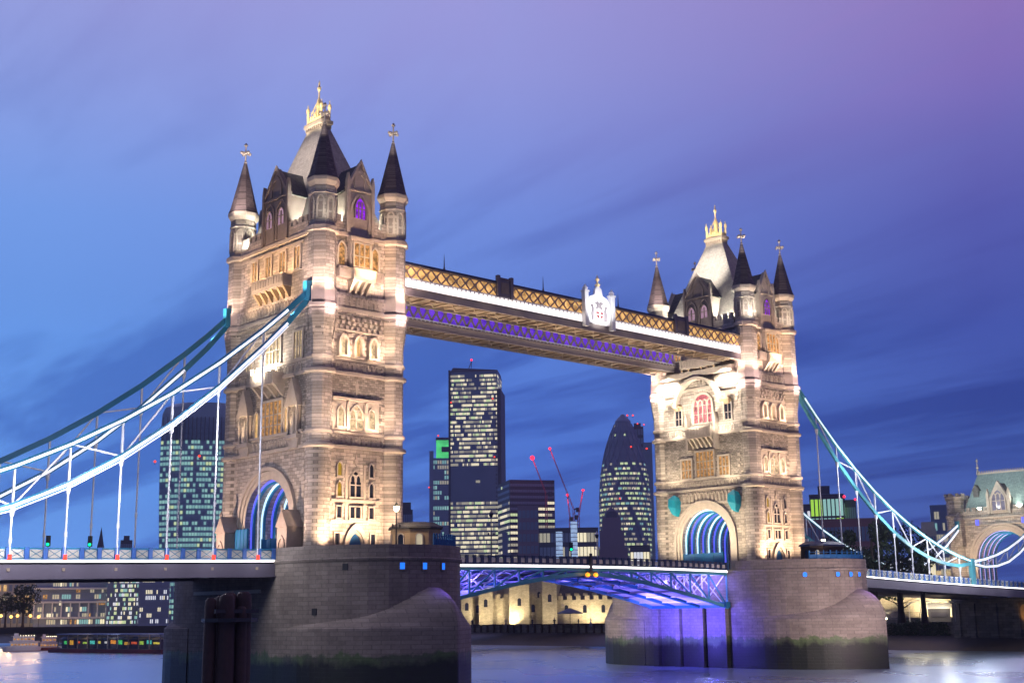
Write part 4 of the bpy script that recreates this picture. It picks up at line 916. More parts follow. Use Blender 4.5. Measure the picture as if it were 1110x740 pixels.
# ------------------------------------------------------------------ bank tower at the north end
XA = 175.0
def bank_tower():
    R = thing('bank_tower', 'bank gatehouse with steep pale green slate roof, lit gothic dormer and lilac arch', 'gatehouse', (XA+4, 0, 4))
    f = MB(lambda u, d, z: (XA+d, -u, z)); a = arch(12.5, 13.6, 'round', 12, 4.2, 0)
    f.slab([(-10.6, 4.2)]+a+[(10.6, 4.2), (10.6, 21.5), (-10.6, 21.5)], 0, 8.5); f.build('wall', 'stone', R)
    f = MB(lambda u, d, z: (XA-d, -u, z))
    for w_, h_, t_, p_ in ((15.2, 15.0, .5, .4), (14.2, 14.4, .5, .25), (13.2, 13.9, .5, .12)): f.ring(arch(w_, h_, 'round', 12, 4.2, 0), arch(w_-2*t_, h_-t_, 'round', 12, 4.2, 0), 0, p_)
    f.box(-10.8, 10.8, 0, .35, 20.3, 20.7); f.box(-10.7, 10.7, 0, .3, 18.9, 19.1); f.build('portal_arch', 'trim', R)
    for k in range(4):
        f = MB(lambda u, d, z: (XA-d, -u, z)); f.ring(arch(12.4, 13.5, 'round', 12, 4.2, 0), arch(11.6, 13.0, 'round', 12, 4.2, 0), -1.2-2*k, -.8-2*k); rb = f.build('passage_rib', 'steelblue', R)
        f = MB(lambda u, d, z: (XA-d, -u, z)); f.ring(arch(12.2, 13.4, 'round', 12, 4.2, 0), arch(12.0, 13.3, 'round', 12, 4.2, 0), -.795-2*k, -.7-2*k); f.build('led_line', 'e_lilac', rb)
    f = MB()
    for u in np.arange(-10.2, 10.3, 1.35): f.box(XA-.15, XA+.3, u-.42, u+.42, 22.0, 22.8)
    f.box(XA-.15, XA+.3, -10.6, 10.6, 21.5, 22.0); f.build('parapet', 'stone', R)
    f = MB(); c = lambda x0, x1, hy, z: [(x0, -hy, z), (x1, -hy, z), (x1, hy, z), (x0, hy, z)]
    f.loft([c(XA+.6, XA+8, 9.0, 21.5), c(XA+1.1, XA+7.5, 8.5, 22.8), c(XA+4.1, XA+4.5, 6.6, 30.2)]); ro = f.build('roof', 'roofgreen', R)
    f = MB(); f.box(XA+4.15, XA+4.45, -6.6, 6.6, 30.2, 30.6)
    for y in np.arange(-6.5, 6.6, .55): f.lathe(XA+4.3, y, [(.1, 30.6), (.16, 30.85), (.02, 31.1)], 5)
    f.build('ridge_cresting', 'trim', ro)
    for s in (-1, 1): f = MB(); f.lathe(XA+4.3, s*6.6, [(.4, 30.2), (.3, 30.8), (.14, 31.4), (.34, 31.9), (.12, 32.2), (.1, 33.0), (.26, 33.3), (.02, 33.9)], 8); f.build('roof_finial', 'trim', ro)
    T = lambda u, d, z: (XA-d, -u, z)
    f = MB(T); f.slab([(-2.1, 21.3), (2.1, 21.3), (2.1, 24.6), (0, 28.2), (-2.1, 24.6)], -.5, .3); f.box(-1.9, 1.9, -5, -.51, 21.6, 24.4)
    for s in (-1, 1): f.slab([(s*2.35-.3, 21.2), (s*2.35+.3, 21.2), (s*2.35+.3, 25.4), (s*2.35, 26.6), (s*2.35-.3, 25.4)], 0, .55)
    d = f.build('dormer', 'trim', R); f = MB(T); f.slab([(-2.3, 24.3), (2.3, 24.3), (0, 27.8)], -5, -.51); f.build('dormer_roof', 'slate', d)
    win(R, T, 0, 21.9, 2.9, 4.3, lights=3, rows=2, pane='e_lav', fr=.3, d0=.3)
    for s in (-1, 1):
        f = MB(T); f.box(s*6.2-.6, s*6.2+.6, -4.5, -1.9, 25.2, 26.6); f.slab([(s*6.2-.9, 26.6), (s*6.2+.9, 26.6), (s*6.2, 27.9)], -5, -1.8); f.build('dormer', 'slate', R)
        f = MB(T); f.box(s*5.2-.35, s*5.2+.35, .31, .5, 18.9, 20.1); f.build('wall_lamp', 'e_ribblue', R)
    for sx in (0.6, 8.0):
        for sy in (-1, 1):
            x, y = XA+sx, sy*10.6; f = MB(); f.lathe(x, y, [(2.0, 4.2), (2.0, 20.6), (2.2, 21.0), (2.2, 21.4), (1.85, 21.6), (1.85, 24.6), (2.1, 24.9), (2.1, 25.4)], 8, SQ8); 
            for k in range(8): an = PI/4*k; f.box(x+1.85*math.cos(an)-.3, x+1.85*math.cos(an)+.3, y+1.85*math.sin(an)-.3, y+1.85*math.sin(an)+.3, 25.4, 26.1)
            f.build('turret', 'stone', R)
    for s in (-1, 1):
        f = MB(); f.box(XA-1.6, XA+.1, s*9.25-.9, s*9.25+.9, 14.5, 20.4); f.loft([[(XA-1.6, s*9.25-.9, 20.4), (XA+.1, s*9.25-.9, 20.4), (XA+.1, s*9.25+.9, 20.4), (XA-1.6, s*9.25+.9, 20.4)], [(XA-1.0, s*9.25-.1, 22), (XA+.1, s*9.25-.1, 22), (XA+.1, s*9.25+.1, 22), (XA-1.0, s*9.25+.1, 22)]]); k_ = f.build('chain_socket', 'stone', R)
        MB().box(XA-1.75, XA-1.61, s*9.25-.5, s*9.25+.5, 18.2, 20.0).build('socket_plate', 'teal', k_)
    # masonry below the road, with shallow piers and a lit arched recess
    f = MB(); f.box(XA-1.5, XA+10, -12.2, 12.2, WZ-1, 3.6); f.box(XA-2.2, XA-1.49, -12.6, 12.6, 2.4, 3.0)
    for y in (-11, -7.5, -2.5, 2.5, 7.5, 11): f.box(XA-2.1, XA-1.49, y-.8, y+.8, WZ-1, 2.4)
    f.build('abutment', 'wallstone', R)
    T2 = lambda u, d, z: (XA-1.5-d, -u, z)
    for u in (5.0,): f = MB(T2); i = [(5-2.0, -3), (5-2.0, 1.0), (5-1.2, 2.1), (5+1.2, 2.1), (5+2.0, 1.0), (5+2.0, -3)]; f.slab(i, .0, .05); f.build('lit_recess', 'sand', R)
    return R
M['roofgreen'] = ashlar('green_slate', (0.28, 0.36, 0.33), 0.5, 0.3, mortar=0.75, var=0.12, bump=0.25, stain=0.3)
M['e_lav'] = emis('lavender_window', (0.45, 0.42, 0.62), 0.45, 0.5, 1)
bank_tower()
for y, p in ((4.5, 1600), (-4.5, 1600), (0, 500)): spot('roof_flood', (XA-.4, y, 22.4), (XA+3, y*.9, 27), p*1.5, (.95, 1, .92), 130)
for y in (-7.5, 7.5): spot('flood', (XA-9, y, 7), (XA, y, 17), 6000, (1, .78, .56), 100)
spot('flood', (XA-10, 0, 6.5), (XA, 0, 20), 3500, (1, .78, .62), 90)
spot('roof_flood', (XA-16, 0, 30), (XA+3, 0, 27), 9000, (.9, 1, .95), 75)
point('passage_light', (XA+3, 0, 15), 900, (.8, .6, .9), .5)
spot('recess_light', (XA-4, -5, -2), (XA-1.5, -5, .5), 260, (1, .55, .18), 80)

# ------------------------------------------------------------------ small structures on the piers
def cabin(name, label, cx, cy, w, d, h, wall, rail, rot, dark):
    R = thing(name, label, 'cabin', (cx, cy, DZ+.02), rot, group='pier cabins'); z0 = 0
    ch = min(w, d)*.3
    P = [(-w/2, -d/2+ch), (-w/2+ch, -d/2), (w/2-ch, -d/2), (w/2, -d/2+ch), (w/2, d/2-ch), (w/2-ch, d/2), (-w/2+ch, d/2), (-w/2, d/2-ch)]
    sc_ = lambda k: [(x*k, y*k) for x, y in P]
    f = MB(); f.prism(sc_(1.0), 0, h); b = f.build('wall', wall, R, local=True)
    f = MB(); f.loft([[(*p, h) for p in sc_(1.12)], [(*p, h+.22) for p in sc_(1.12)], [(*p, h+.75) for p in sc_(.75)]]); f.build('roof', 'slate' if not dark else 'navy', R, local=True)
    f = MB(); f.prism(sc_(1.04), .0, .5); f.prism(sc_(1.03), h-.35, h-.05); f.build('plinth', wall, R, local=True)
    n = len(P)
    for k in range(n):
        a = Vector((*P[k], 0)); c = Vector((*P[(k+1) % n], 0)); m = (a+c)/2; L = (c-a).length; dr = (c-a).normalized(); nn = Vector((dr.y, -dr.x, 0))
        T = lambda u, dd, z, m=m, dr=dr, nn=nn: tuple(m+dr*u+nn*dd+Vector((0, 0, z)))
        for q in ((-.25, .25) if L > 2.6 else (0,)):
            ww = min(.9, L*.32); u = q*L
            f = MB(T); i = arch(ww, 1.5, 'round', 4, 1.2, u); f.ring(arch(ww+.24, 1.62, 'round', 4, 1.2, u), i, 0, .12); fo = f.build('window', 'trim' if not dark else 'bark', R, local=True)
            p = MB(T); p.add([(x, .03, z) for x, z in i], [tuple(range(len(i)))]); p.build('pane', 'glass' if (k % 3) else 'e_city3', fo, local=True)
    return R
cabin('control_cabin', 'sandstone octagonal cabin on the near dark pier beside the blue railing', 2.6, -17.6, 5.0, 5.6, 3.3, 'sand', True, 0.2, False)
cabin('control_cabin', 'long dark cabin with blue posts on the paler far pier', LX-.6, -18.2, 7.2, 4.4, 3.3, 'bark', True, -.1, True)
spot('cabin_light', (-2.0, -14.6, 11.0), (1.5, -17, 9.5), 120, (1, .62, .3), 90)
spot('cabin_light', (LX-5, -21.2, 11.5), (LX, -20, 8.5), 60, (1, .62, .35), 100)
def railing(label, X0, q0, q1):
    th0, th1 = math.acos(q0/10.65), math.acos(q1/10.65); pts = [on_pier(X0, t, 0, -.35)[:2] for t in np.linspace(th0, th1, 12)]
    R = thing('pier_railing', label, 'railing', (pts[0][0], pts[0][1], 9.0), group='blue railings on the piers')
    for z in (9.3, 9.65, 10.0):
        f = MB(); [f.bar((*pts[i], z), (*pts[i+1], z), .07) for i in range(11)]; f.build('rail', 'bluehoard', R)
    f = MB(); [f.loft([[(*pts[i], 9.05), (*pts[i+1], 9.05), (pts[i+1][0], pts[i+1][1]+.05, 9.05), (pts[i][0], pts[i][1]+.05, 9.05)], [(*pts[i], 9.6), (*pts[i+1], 9.6), (pts[i+1][0], pts[i+1][1]+.05, 9.6), (pts[i][0], pts[i][1]+.05, 9.6)]]) for i in range(11)]; f.build('infill_panel', 'bluehoard', R)
    for p in pts: f = MB(); f.box(p[0]-.07, p[0]+.07, p[1]-.07, p[1]+.07, 9.02, 10.15); f.ball((p[0], p[1], 10.22), .1); f.build('post', 'bluehoard', R)
railing('blue railing round the sandstone cabin on the near pier', 0, .5, 5.2)
railing('blue railing in front of the dark cabin on the far pier', LX, -7.0, 3.0)
def lamp(label, x, y, z, h, glow=True, two=True, m='black', power=500):
    R = thing('street_lamp', label, 'street lamp', (x, y, z), group='street lamps')
    f = MB(); f.lathe(x, y, [(.22, z), (.2, z+.5), (.1, z+.7), (.07, z+h-.2)], 8); f.build('post', m, R)
    f = MB(); f.box(x-.55, x+.55, y-.04, y+.04, z+h*.62, z+h*.62+.07); 
    for s in (-1, 1): f.lathe(x+s*.5, y, [(.05, z+h*.62), (.14, z+h*.62+.1), (.12, z+h*.62+.35), (.03, z+h*.62+.45)], 6)
    f.build('arm', m, R)
    f = MB(); f.lathe(x, y, [(.1, z+h-.25), (.3, z+h), (.32, z+h+.35), (.12, z+h+.6)], 8, 0, 0, True); f.build('lantern', 'e_lamp' if glow else 'glass', R)
    f = MB(); f.lathe(x, y, [(.34, z+h+.36), (.1, z+h+.66), (.02, z+h+.9)], 8); f.build('cap', m, R)
    if glow: point('lamp_light', (x, y-.7, z+h+.2), power, (1, .74, .45), .3)
lamp('lit twin-armed lamp standing on the near pier in front of the larger tower', -1.6, -19.5, 7.75, 5.3, power=420)
lamp('lit lamp behind the dark cabin of the farther pier', LX+3.4, -15.8, 7.75, 4.3, power=300)
lamp('unlit white-painted lamp on the drawbridge in front of the farther tower', 57.5, 6.6, 7.9, 5.2, False, m='white')
lamp('slender pale lamp on the drawbridge in front of the round glass skyscraper', 35.5, 6.6, 7.95, 7.5, False, m='greysteel')
def signal(label, x, y, z, h, col):
    R = thing('traffic_signal', label, 'traffic light', (x, y, z), group='traffic signals')
    MB().tube((x, y, z), (x, y, z+h), .07).build('post', 'black', R); MB().box(x-.2, x+.2, y-.2, y+.2, z+h-.2, z+h+1.0).build('signal_head', 'black', R)
    f = MB(); f.ball((x-.12, y-.18, z+h+.02), .17); f.build('lamp', col, R)
signal('green traffic signal on the left span, before the wide-topped skyscraper', -29.5, 8.0, zS(29), 2.3, 'e_green')
signal('second green traffic signal, between the hanger rods nearer the tower', -24.6, 8.0, zS(24), 2.3, 'e_green')
signal('green traffic signal on the drawbridge above the amber lamps', 38.3, -6.9, 7.9, 2.2, 'e_green')
# blue hoardings at the portals
for lb, x, y0, y1, z1 in (('blue hoarding at the left foot of the big portal arch', -7.0, 3.0, 6.2, 11.9), ('blue hoarding at the right foot of the big portal arch', -7.2, -6.6, -5.6, 12.5), ('low dark blue barrier across the road under the big portal arch', -5.0, -5.0, 2.9, 10.7), ('blue hoarding across the road under the far portal arch', LX-6.0, -3.2, 4.9, 10.7), ('tall bright blue board inside the far portal arch', LX-3.0, -4.7, -3.3, 13.0)):
    R = thing('hoarding', lb, 'hoarding', (x, (y0+y1)/2, DZ), group='blue hoardings')
    MB().box(x-.06, x+.06, y0, y1, DZ+.01, z1).build('panel', 'bluehoard', R)
    f = MB(); [f.box(x-.12, x+.12, y-.06, y+.06, DZ+.01, z1+.1) for y in np.linspace(y0, y1, 5)]; f.build('frame', 'steelblue', R)
# mooring dolphin: a cluster of old piles in the foreground
R = thing('mooring_dolphin', 'cluster of dark wet timber piles standing in the water before the near pier', 'mooring piles', (-34.3, -40.5, WZ))
for (dx, dy, r, zt, ln) in ((-1.75, .2, .55, 3.0, .35), (-.75, -.6, .75, 3.3, .2), (.1, .5, .7, 3.45, 0), (.55, -.7, .55, 2.3, -.1), (1.15, .0, .75, 3.5, -.3), (1.7, .7, .55, 2.8, -.4), (-.3, 1.1, .6, 3.2, 0)):
    f = MB(); f.lathe(-34.3+dx, -40.5+dy, [(r*.9, WZ-2), (r*.95, -2), (r*.86, zt-.6), (r*.8, zt-.1), (r*.45, zt+.12)], 9, dx, 0, True); f.build('pile', 'timber', R)
f = MB(); f.lathe(-34.4, -40.5, [(2.2, 1.2), (2.25, 1.2), (2.25, 1.5), (2.2, 1.5)], 10); f.box(-36.3, -32.4, -41.6, -41.3, 1.9, 2.2); f.build('iron_band', 'black', R)

# ------------------------------------------------------------------ river, banks and land
def watermat():
    m = bpy.data.materials.new('river_water'); m.use_nodes = True; nt = m.node_tree; g = G(nt); b = nt.nodes['Principled BSDF']
    b.inputs['Base Color'].default_value = (0.62, 0.76, 0.92, 1); b.inputs['Roughness'].default_value = 0.24; b.inputs['IOR'].default_value = 2.0
    b.inputs['Specular IOR Level'].default_value = 0.9; b.inputs['Metallic'].default_value = 0.9
    p = N(nt, 'ShaderNodeNewGeometry').outputs['Position']; x, y, z = g.sep(p)
    v = g.comb(g.math('ADD', g.math('MULTIPLY', x, .74), g.math('MULTIPLY', y, -.67)), g.math('ADD', g.math('MULTIPLY', x, .30), g.math('MULTIPLY', y, .33)), 0.0)
    n1 = g.noise(v, 0.28, 3, .5); n2 = g.noise(p, 1.6, 3, .5); n3 = g.noise(v, 0.05, 2, .5)
    bn = N(nt, 'ShaderNodeBump'); bn.inputs['Strength'].default_value = 0.3; bn.inputs['Distance'].default_value = 0.85
    g.lk(g.math('ADD', g.math('ADD', g.math('MULTIPLY', n1, 1.0), g.math('MULTIPLY', n2, 0.16)), g.math('MULTIPLY', n3, 1.4)), bn.inputs['Height']); nt.links.new(bn.outputs[0], b.inputs['Normal'])
    rr = g.math('MULTIPLY_ADD', n3, 0.16, 0.20); nt.links.new(rr, b.inputs['Roughness'])
    return m
M['water'] = watermat()
f = MB(); f.add([(-3000, -3000, WZ), (3000, -3000, WZ), (3000, 3000, WZ), (-3000, 3000, WZ)], [(0, 1, 2, 3)]); tag(f.build('water', 'water'), kind='structure')
bank = [(400, -300), (182, -60), (176.5, -14), (176.5, 14), (176, 120), (176, 235), (150, 290), (126, 330), (60, 420), (-60, 500), (-400, 640), (-2900, 900)]
f = MB(); f.prism(bank+[(-2900, 2950), (2950, 2950), (2950, -300)], WZ-2, -1.2); tag(f.build('ground', 'land'), kind='structure')
fore = [(400, -300), (170, -60), (160, -20), (157, 14), (150, 60), (148, 140), (135, 240), (112, 310), (50, 400), (-60, 485)]
f = MB(); n = len(fore); ins = [(bank[i] if i < len(bank) else bank[-1]) for i in range(n)]
vs = [(x, y, WZ-.25) for x, y in fore]+[(x+.5, y, -4.0) for x, y in ins]; f.add(vs, [(i, i+1, n+i+1, n+i) for i in range(n-1)]); tag(f.build('foreshore', 'mud'), kind='structure')

# river wall with timber fendering
R = thing('river_wall', 'dark river wall with timber fenders along the far bank', 'wall', (176, 100, -4))
f = MB(); f.box(175.4, 176.6, 12.4, 236, -7, -.75); f.box(175.2, 176.8, 12.4, 236, -.75, -.45); f.build('wall', 'wallstone', R)
f = MB()
for y in np.arange(110, 236, 3.0): f.box(174.9, 175.39, y-.2, y+.2, -5.5, -1.0)
f.box(174.85, 175.39, 108, 236, -1.9, -1.6); f.build('timber_fender', 'timber', R)
f = MB()
for y in np.arange(14, 236, 2.5): f.box(175.9, 176.0, y-.04, y+.04, -.45, .65)
f.box(175.9, 176.0, 14, 236, .6, .67); f.build('railing', 'black', R)

# ------------------------------------------------------------------ castle behind the river wall
def battlement(f, T, u0, u1, d0, d1, z, st=2.2):
    f.T = T
    for u in np.arange(u0, u1-.6, st): f.box(u, u+st*.55, d0, d1, z, z+1.0)
    f.T = None
def castle_block(name, label, pa, pb, D, ztop, depth, nwin=0, towers=False, roof=None, lit=600, zb=-1.2, cat='castle'):
    a, b = at(pa, 660, D), at(pb, 660, D); c = (a+b)/2; w = float(np.linalg.norm((b-a)[:2])); rz = math.atan2(b[1]-a[1], b[0]-a[0])
    R = thing(name, label, cat, (c[0], c[1], zb), rz, group='castle buildings'); h = ztop-zb
    MB().box(-w/2, w/2, 0, depth, 0, h).build('wall', 'castle', R, local=True)
    f = MB(); battlement(f, None, -w/2+.3, w/2, -.05, .5, h); f.box(-w/2-.1, w/2+.1, -.12, .0, h-.5, h-.2); f.build('battlement', 'castle', R, local=True)
    for k in range(nwin):
        u = -w/2+w*(k+.5)/nwin; T = lambda uu, d, z: (uu, -d, z)
        f = MB(T); i = arch(.9, 1.9, 'round', 4, h*.45, u); f.ring(arch(1.4, 2.2, 'round', 4, h*.45, u), i, 0, .15); fo = f.build('window', 'castle', R, local=True)
        p = MB(T); p.add([(x, .02, z) for x, z in i], [tuple(range(len(i)))]); p.build('pane', 'glass', fo, local=True)
    if roof: f = MB(); f.loft([[(-w/2, .6, h), (w/2, .6, h), (w/2, depth, h), (-w/2, depth, h)], [(-w/2+1.5, depth*.5, h+roof), (w/2-1.5, depth*.5, h+roof), (w/2-1.5, depth*.55, h+roof), (-w/2+1.5, depth*.55, h+roof)]]); f.build('roof', 'slate', R, local=True)
    if lit:
        nn = max(1, int(w/9)); v = Vector((math.sin(rz), -math.cos(rz), 0)); dr = Vector((math.cos(rz), math.sin(rz), 0))
        for k in range(nn):
            q = Vector((c[0], c[1], zb+.4))+dr*(-w/2+w*(k+.5)/nn); spot('castle_light', q+v*6.5, q+Vector((0, 0, 6)), lit*6.5*random.uniform(.7, 1.4), (1, .82, .50), 120)
    return R
castle_block('castle_wall', 'long pale battlemented outer castle wall behind the river wall, warmly lit', 488, 668, 330, 5.2, 3, 3, lit=700)
castle_block('castle_tower', 'lit square castle turret left of the drawbridge centre', 519, 534, 325, 8.2, 9, 1, lit=500)
castle_block('castle_tower', 'broad darker castle turret with small window in the middle of the wall', 552, 574, 325, 8.6, 12, 1, lit=260)
castle_block('castle_tower', 'bright tall castle turret under the middle of the drawbridge', 588, 604, 322, 10.5, 10, 1, lit=500)
castle_block('castle_hall', 'castle hall with wide sloping roof right of the bright turret', 604, 664, 328, 4.6, 14, 3, roof=6.0, lit=420)
castle_block('castle_tower', 'low round-shouldered castle bastion at the left end of the lit wall', 500, 512, 322, 6.4, 8, 1, lit=350)
castle_block('castle_tower', 'slim castle turret between the two square ones, half in shade', 539, 547, 336, 9.6, 6, 1, lit=0)
castle_block('castle_wall', 'inner castle wall with dark roof line above the broad turret', 566, 640, 372, 13.5, 5, 6, roof=3.0, lit=90)
castle_block('castle_wall', 'rough lit castle curtain wall behind the bare tree on the right bank', 930, 1046, 318, 9.0, 3, 0, lit=2200)
castle_block('castle_wall', 'dim rear castle wall seen between the near pier and the turrets', 492, 600, 390, 12.5, 4, 5, lit=60)
# waterside parasol, arched white canopy and kiosk
p = at(618, 668, 262); R = thing('parasol', 'dark blue parasol open on the riverside walk', 'parasol', (p[0], p[1], -1.2))
f = MB(); f.tube((p[0], p[1], -1.2), (p[0], p[1], 1.9), .06); f.build('pole', 'black', R); f = MB(); f.lathe(p[0], p[1], [(2.6, 1.3), (2.6, 1.4), (.2, 2.4)], 8); f.build('canopy', 'navy', R)
a, b = at(984, 660, 292), at(1036, 655, 292); c = (a+b)/2; w = float(np.linalg.norm((b-a)[:2])); rz = math.atan2(b[1]-a[1], b[0]-a[0])
R = thing('canopy', 'white arched canopy on slim posts on the right bank walk', 'canopy', (c[0], c[1], -1.2), rz)
f = MB()
for (u0, u1) in ((-w/2, .1*w), (.1*w, w/2)):
    pts = [(u0+(u1-u0)*t, 3.0+1.3*math.sin(PI*(.12+.76*t))) for t in np.linspace(0, 1, 9)]
    f.loft([[(u, -2, z), (u, 2, z), (u, 2, z+.18), (u, -2, z+.18)] for u, z in pts])
f.build('roof', 'white', R, local=True)
for u in np.linspace(-w/2+.3, w/2-.3, 5): MB().box(u-.08, u+.08, -1.6, -1.45, 0, 3.6).build('post', 'white', R, local=True)
p = at(1018, 664, 286); R = thing('kiosk', 'small grey kiosk with pitched lid beside the arched canopy', 'kiosk', (p[0], p[1], -1.2), rz)
MB().box(-2.2, 2.2, -1.5, 1.5, 0, 2.6).build('wall', 'bgrey', R, local=True); f = MB(); f.loft([[(-2.5, -1.8, 2.6), (2.5, -1.8, 2.6), (2.5, 1.8, 2.6), (-2.5, 1.8, 2.6)], [(-2.3, -.1, 3.8), (2.3, -.1, 3.8), (2.3, .1, 3.8), (-2.3, .1, 3.8)]]); f.build('roof', 'white', R, local=True); MB().box(-1.6, 1.6, -1.6, -1.51, 1.0, 2.0).build('counter', 'bdark', R, local=True)
for q in (980, 1000, 1022): v = at(q, 660, 283); point('walk_light', (v[0], v[1], 2.2), 420, (1, .82, .55), 1.2)

# ------------------------------------------------------------------ people on the riverside walk
def person(px, D, label, cloth):
    p = at(px, 668, D); x, y = p[0], p[1]; z = -1.2; a = random.uniform(0, PI); sw = random.uniform(.08, .2)
    f = MB(); e = lambda X, Y, Z: (x+X*math.cos(a)-Y*math.sin(a), y+X*math.sin(a)+Y*math.cos(a), z+Z)
    rings = []
    for hw, hd, zz in ((.10, .09, 1.45), (.22, .12, 1.40), (.21, .13, 1.2), (.16, .11, 1.02), (.18, .13, .86)):
        rings.append([e(hw*math.cos(t), hd*math.sin(t), zz) for t in np.linspace(0, 2*PI, 9)[:-1]])
    f.loft(rings, 0, True)
    for s in (-1, 1):
        f.tube(e(s*.09, 0, .88), e(s*.10, s*sw*.5, .48), .09, .065); f.tube(e(s*.10, s*sw*.5, .48), e(s*.10, s*sw, .05), .065, .045); f.box(e(s*.1, s*sw, 0)[0]-.06, e(s*.1, s*sw, 0)[0]+.06, e(s*.1, s*sw, 0)[1]-.12, e(s*.1, s*sw, 0)[1]+.1, z, z+.08)
        f.tube(e(s*.23, 0, 1.38), e(s*.27, -s*.08, 1.1), .05, .04); f.tube(e(s*.27, -s*.08, 1.1), e(s*.25, .08, .84), .04, .03)
    f.tube(e(0, 0, 1.42), e(0, 0, 1.53), .05, .05, mi=1); f.ball(e(0, .01, 1.63), .105, 1, 8, 1.2)
    b = f.build('person', [cloth, 'skin']); tag(b, label, 'person', group='people on the riverside walk')
for px, D, l, c in ((512, 262, 'standing walker in dark coat at the left end of the castle walk', 'cloth'), (548, 263, 'walker in grey before the dim stretch of castle wall', 'bgrey'), (577, 262, 'walker in dark clothes just left of the bright castle turret', 'cloth'), (601, 262, 'person in black standing at the foot of the bright castle turret', 'black'),
                    (627, 262, 'person in dark jacket next to the blue parasol', 'cloth'), (640, 263, 'person in blue-grey walking right of the parasol', 'bblue'), (1004, 268, 'person in dark clothes under the white arched canopy', 'cloth'), (950, 272, 'person in dark coat left of the bare tree trunk on the right bank', 'black')):
    person(px, D, l, c)

# ------------------------------------------------------------------ trees
def tree(px, D, pytop, wpx, label, leaf='leaf', seed=1, zb=-1.2, n=1500, trunk=True, group='trees beyond the bridge', crown0=.3):
    rnd = random.Random(seed); p = at(px, 640, D); x, y = p[0], p[1]; top = at(px, pytop, D)[2]; h = top-zb; w = wpx/FPX*D/2
    R = thing('tree', label, 'tree', (x, y, zb), group=group)
    f = MB(); f.lathe(x, y, [(h*.045, zb), (h*.03, zb+h*.12), (h*.024, zb+h*.45), (h*.008, zb+h*.8)], 7)
    for k in range(6):
        a = rnd.uniform(0, 2*PI); z0 = zb+h*rnd.uniform(.25, .5); f.tube((x, y, z0), (x+w*.6*math.cos(a), y+w*.6*math.sin(a), z0+h*rnd.uniform(.15, .3)), h*.014, h*.004, 5)
    f.build('trunk', 'bark', R)
    f = MB(); cl = []
    for k in range(16):
        a = rnd.uniform(0, 2*PI); rr = rnd.uniform(.15, .78)*w; zz = zb+h*(crown0+.12+(.8-crown0)*rnd.random()); cl.append((x+rr*math.cos(a), y+rr*math.sin(a), zz, rnd.uniform(.25, .42)*w))
    s0 = max(.16, w*.05)
    for k in range(n):
        c = rnd.choice(cl); d = Vector((rnd.gauss(0, 1), rnd.gauss(0, 1), rnd.gauss(0, 1))).normalized()*c[3]*rnd.uniform(.55, 1.08)**.6
        q = Vector(c[:3])+d; q.z = min(q.z, top+rnd.uniform(-.4, .3)); 
        t1 = Vector((rnd.gauss(0, 1), rnd.gauss(0, 1), rnd.gauss(0, 1))).normalized(); t2 = t1.orthogonal().normalized(); s = s0*rnd.uniform(.6, 1.5)
        f.add([tuple(q+t1*s), tuple(q+t2*s), tuple(q-t1*s), tuple(q-t2*s)], [(0, 1, 2, 3)])
    f.build('crown', leaf, R); return R
tree(8, 418, 642, 26, 'dark round tree at the left edge, under the deck', seed=3, group='quayside trees')
tree(27, 415, 634, 34, 'largest dark round tree on the quay under the left deck', seed=4, group='quayside trees')
tree(-6, 412, 645, 20, 'small dark tree cut by the left picture edge', seed=5, group='quayside trees')
for i, (px, D, top, w_, l) in enumerate(((918, 262, 566, 52, 'dark leafy tree behind the tall hanger rods, next to the farther pier'), (948, 258, 561, 56, 'tall dark green tree behind the middle of the turquoise chain'), (975, 270, 563, 54, 'dark tree below the small classical building'), (1000, 262, 578, 44, 'lower rounded tree left of the bank gatehouse'))):
    tree(px, D, top, w_, l, 'leaf' if i != 1 else 'leaf', seed=20+i, n=2600)
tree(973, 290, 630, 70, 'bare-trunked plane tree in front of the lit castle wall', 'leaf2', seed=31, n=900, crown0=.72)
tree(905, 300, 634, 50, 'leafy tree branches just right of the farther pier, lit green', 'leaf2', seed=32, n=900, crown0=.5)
# hedge-like growth on the right bank wall
f = MB(); rnd = random.Random(5)
for k in range(5200):
    y = rnd.uniform(14, 62); z = rnd.uniform(-5.2, -1.2)+.5*math.sin(y*.4); q = Vector((175.3-rnd.uniform(0, .9), y, z)); t1 = Vector((rnd.gauss(0, 1), rnd.gauss(0, 1), rnd.gauss(0, 1))).normalized(); t2 = t1.orthogonal(); s = rnd.uniform(.12, .3)
    f.add([tuple(q+t1*s), tuple(q+t2*s), tuple(q-t1*s), tuple(q-t2*s)], [(0, 1, 2, 3)])
tag(f.build('ivy', 'leaf'), 'dark creeper hanging over the bank wall below the castle', 'ivy', kind='stuff')
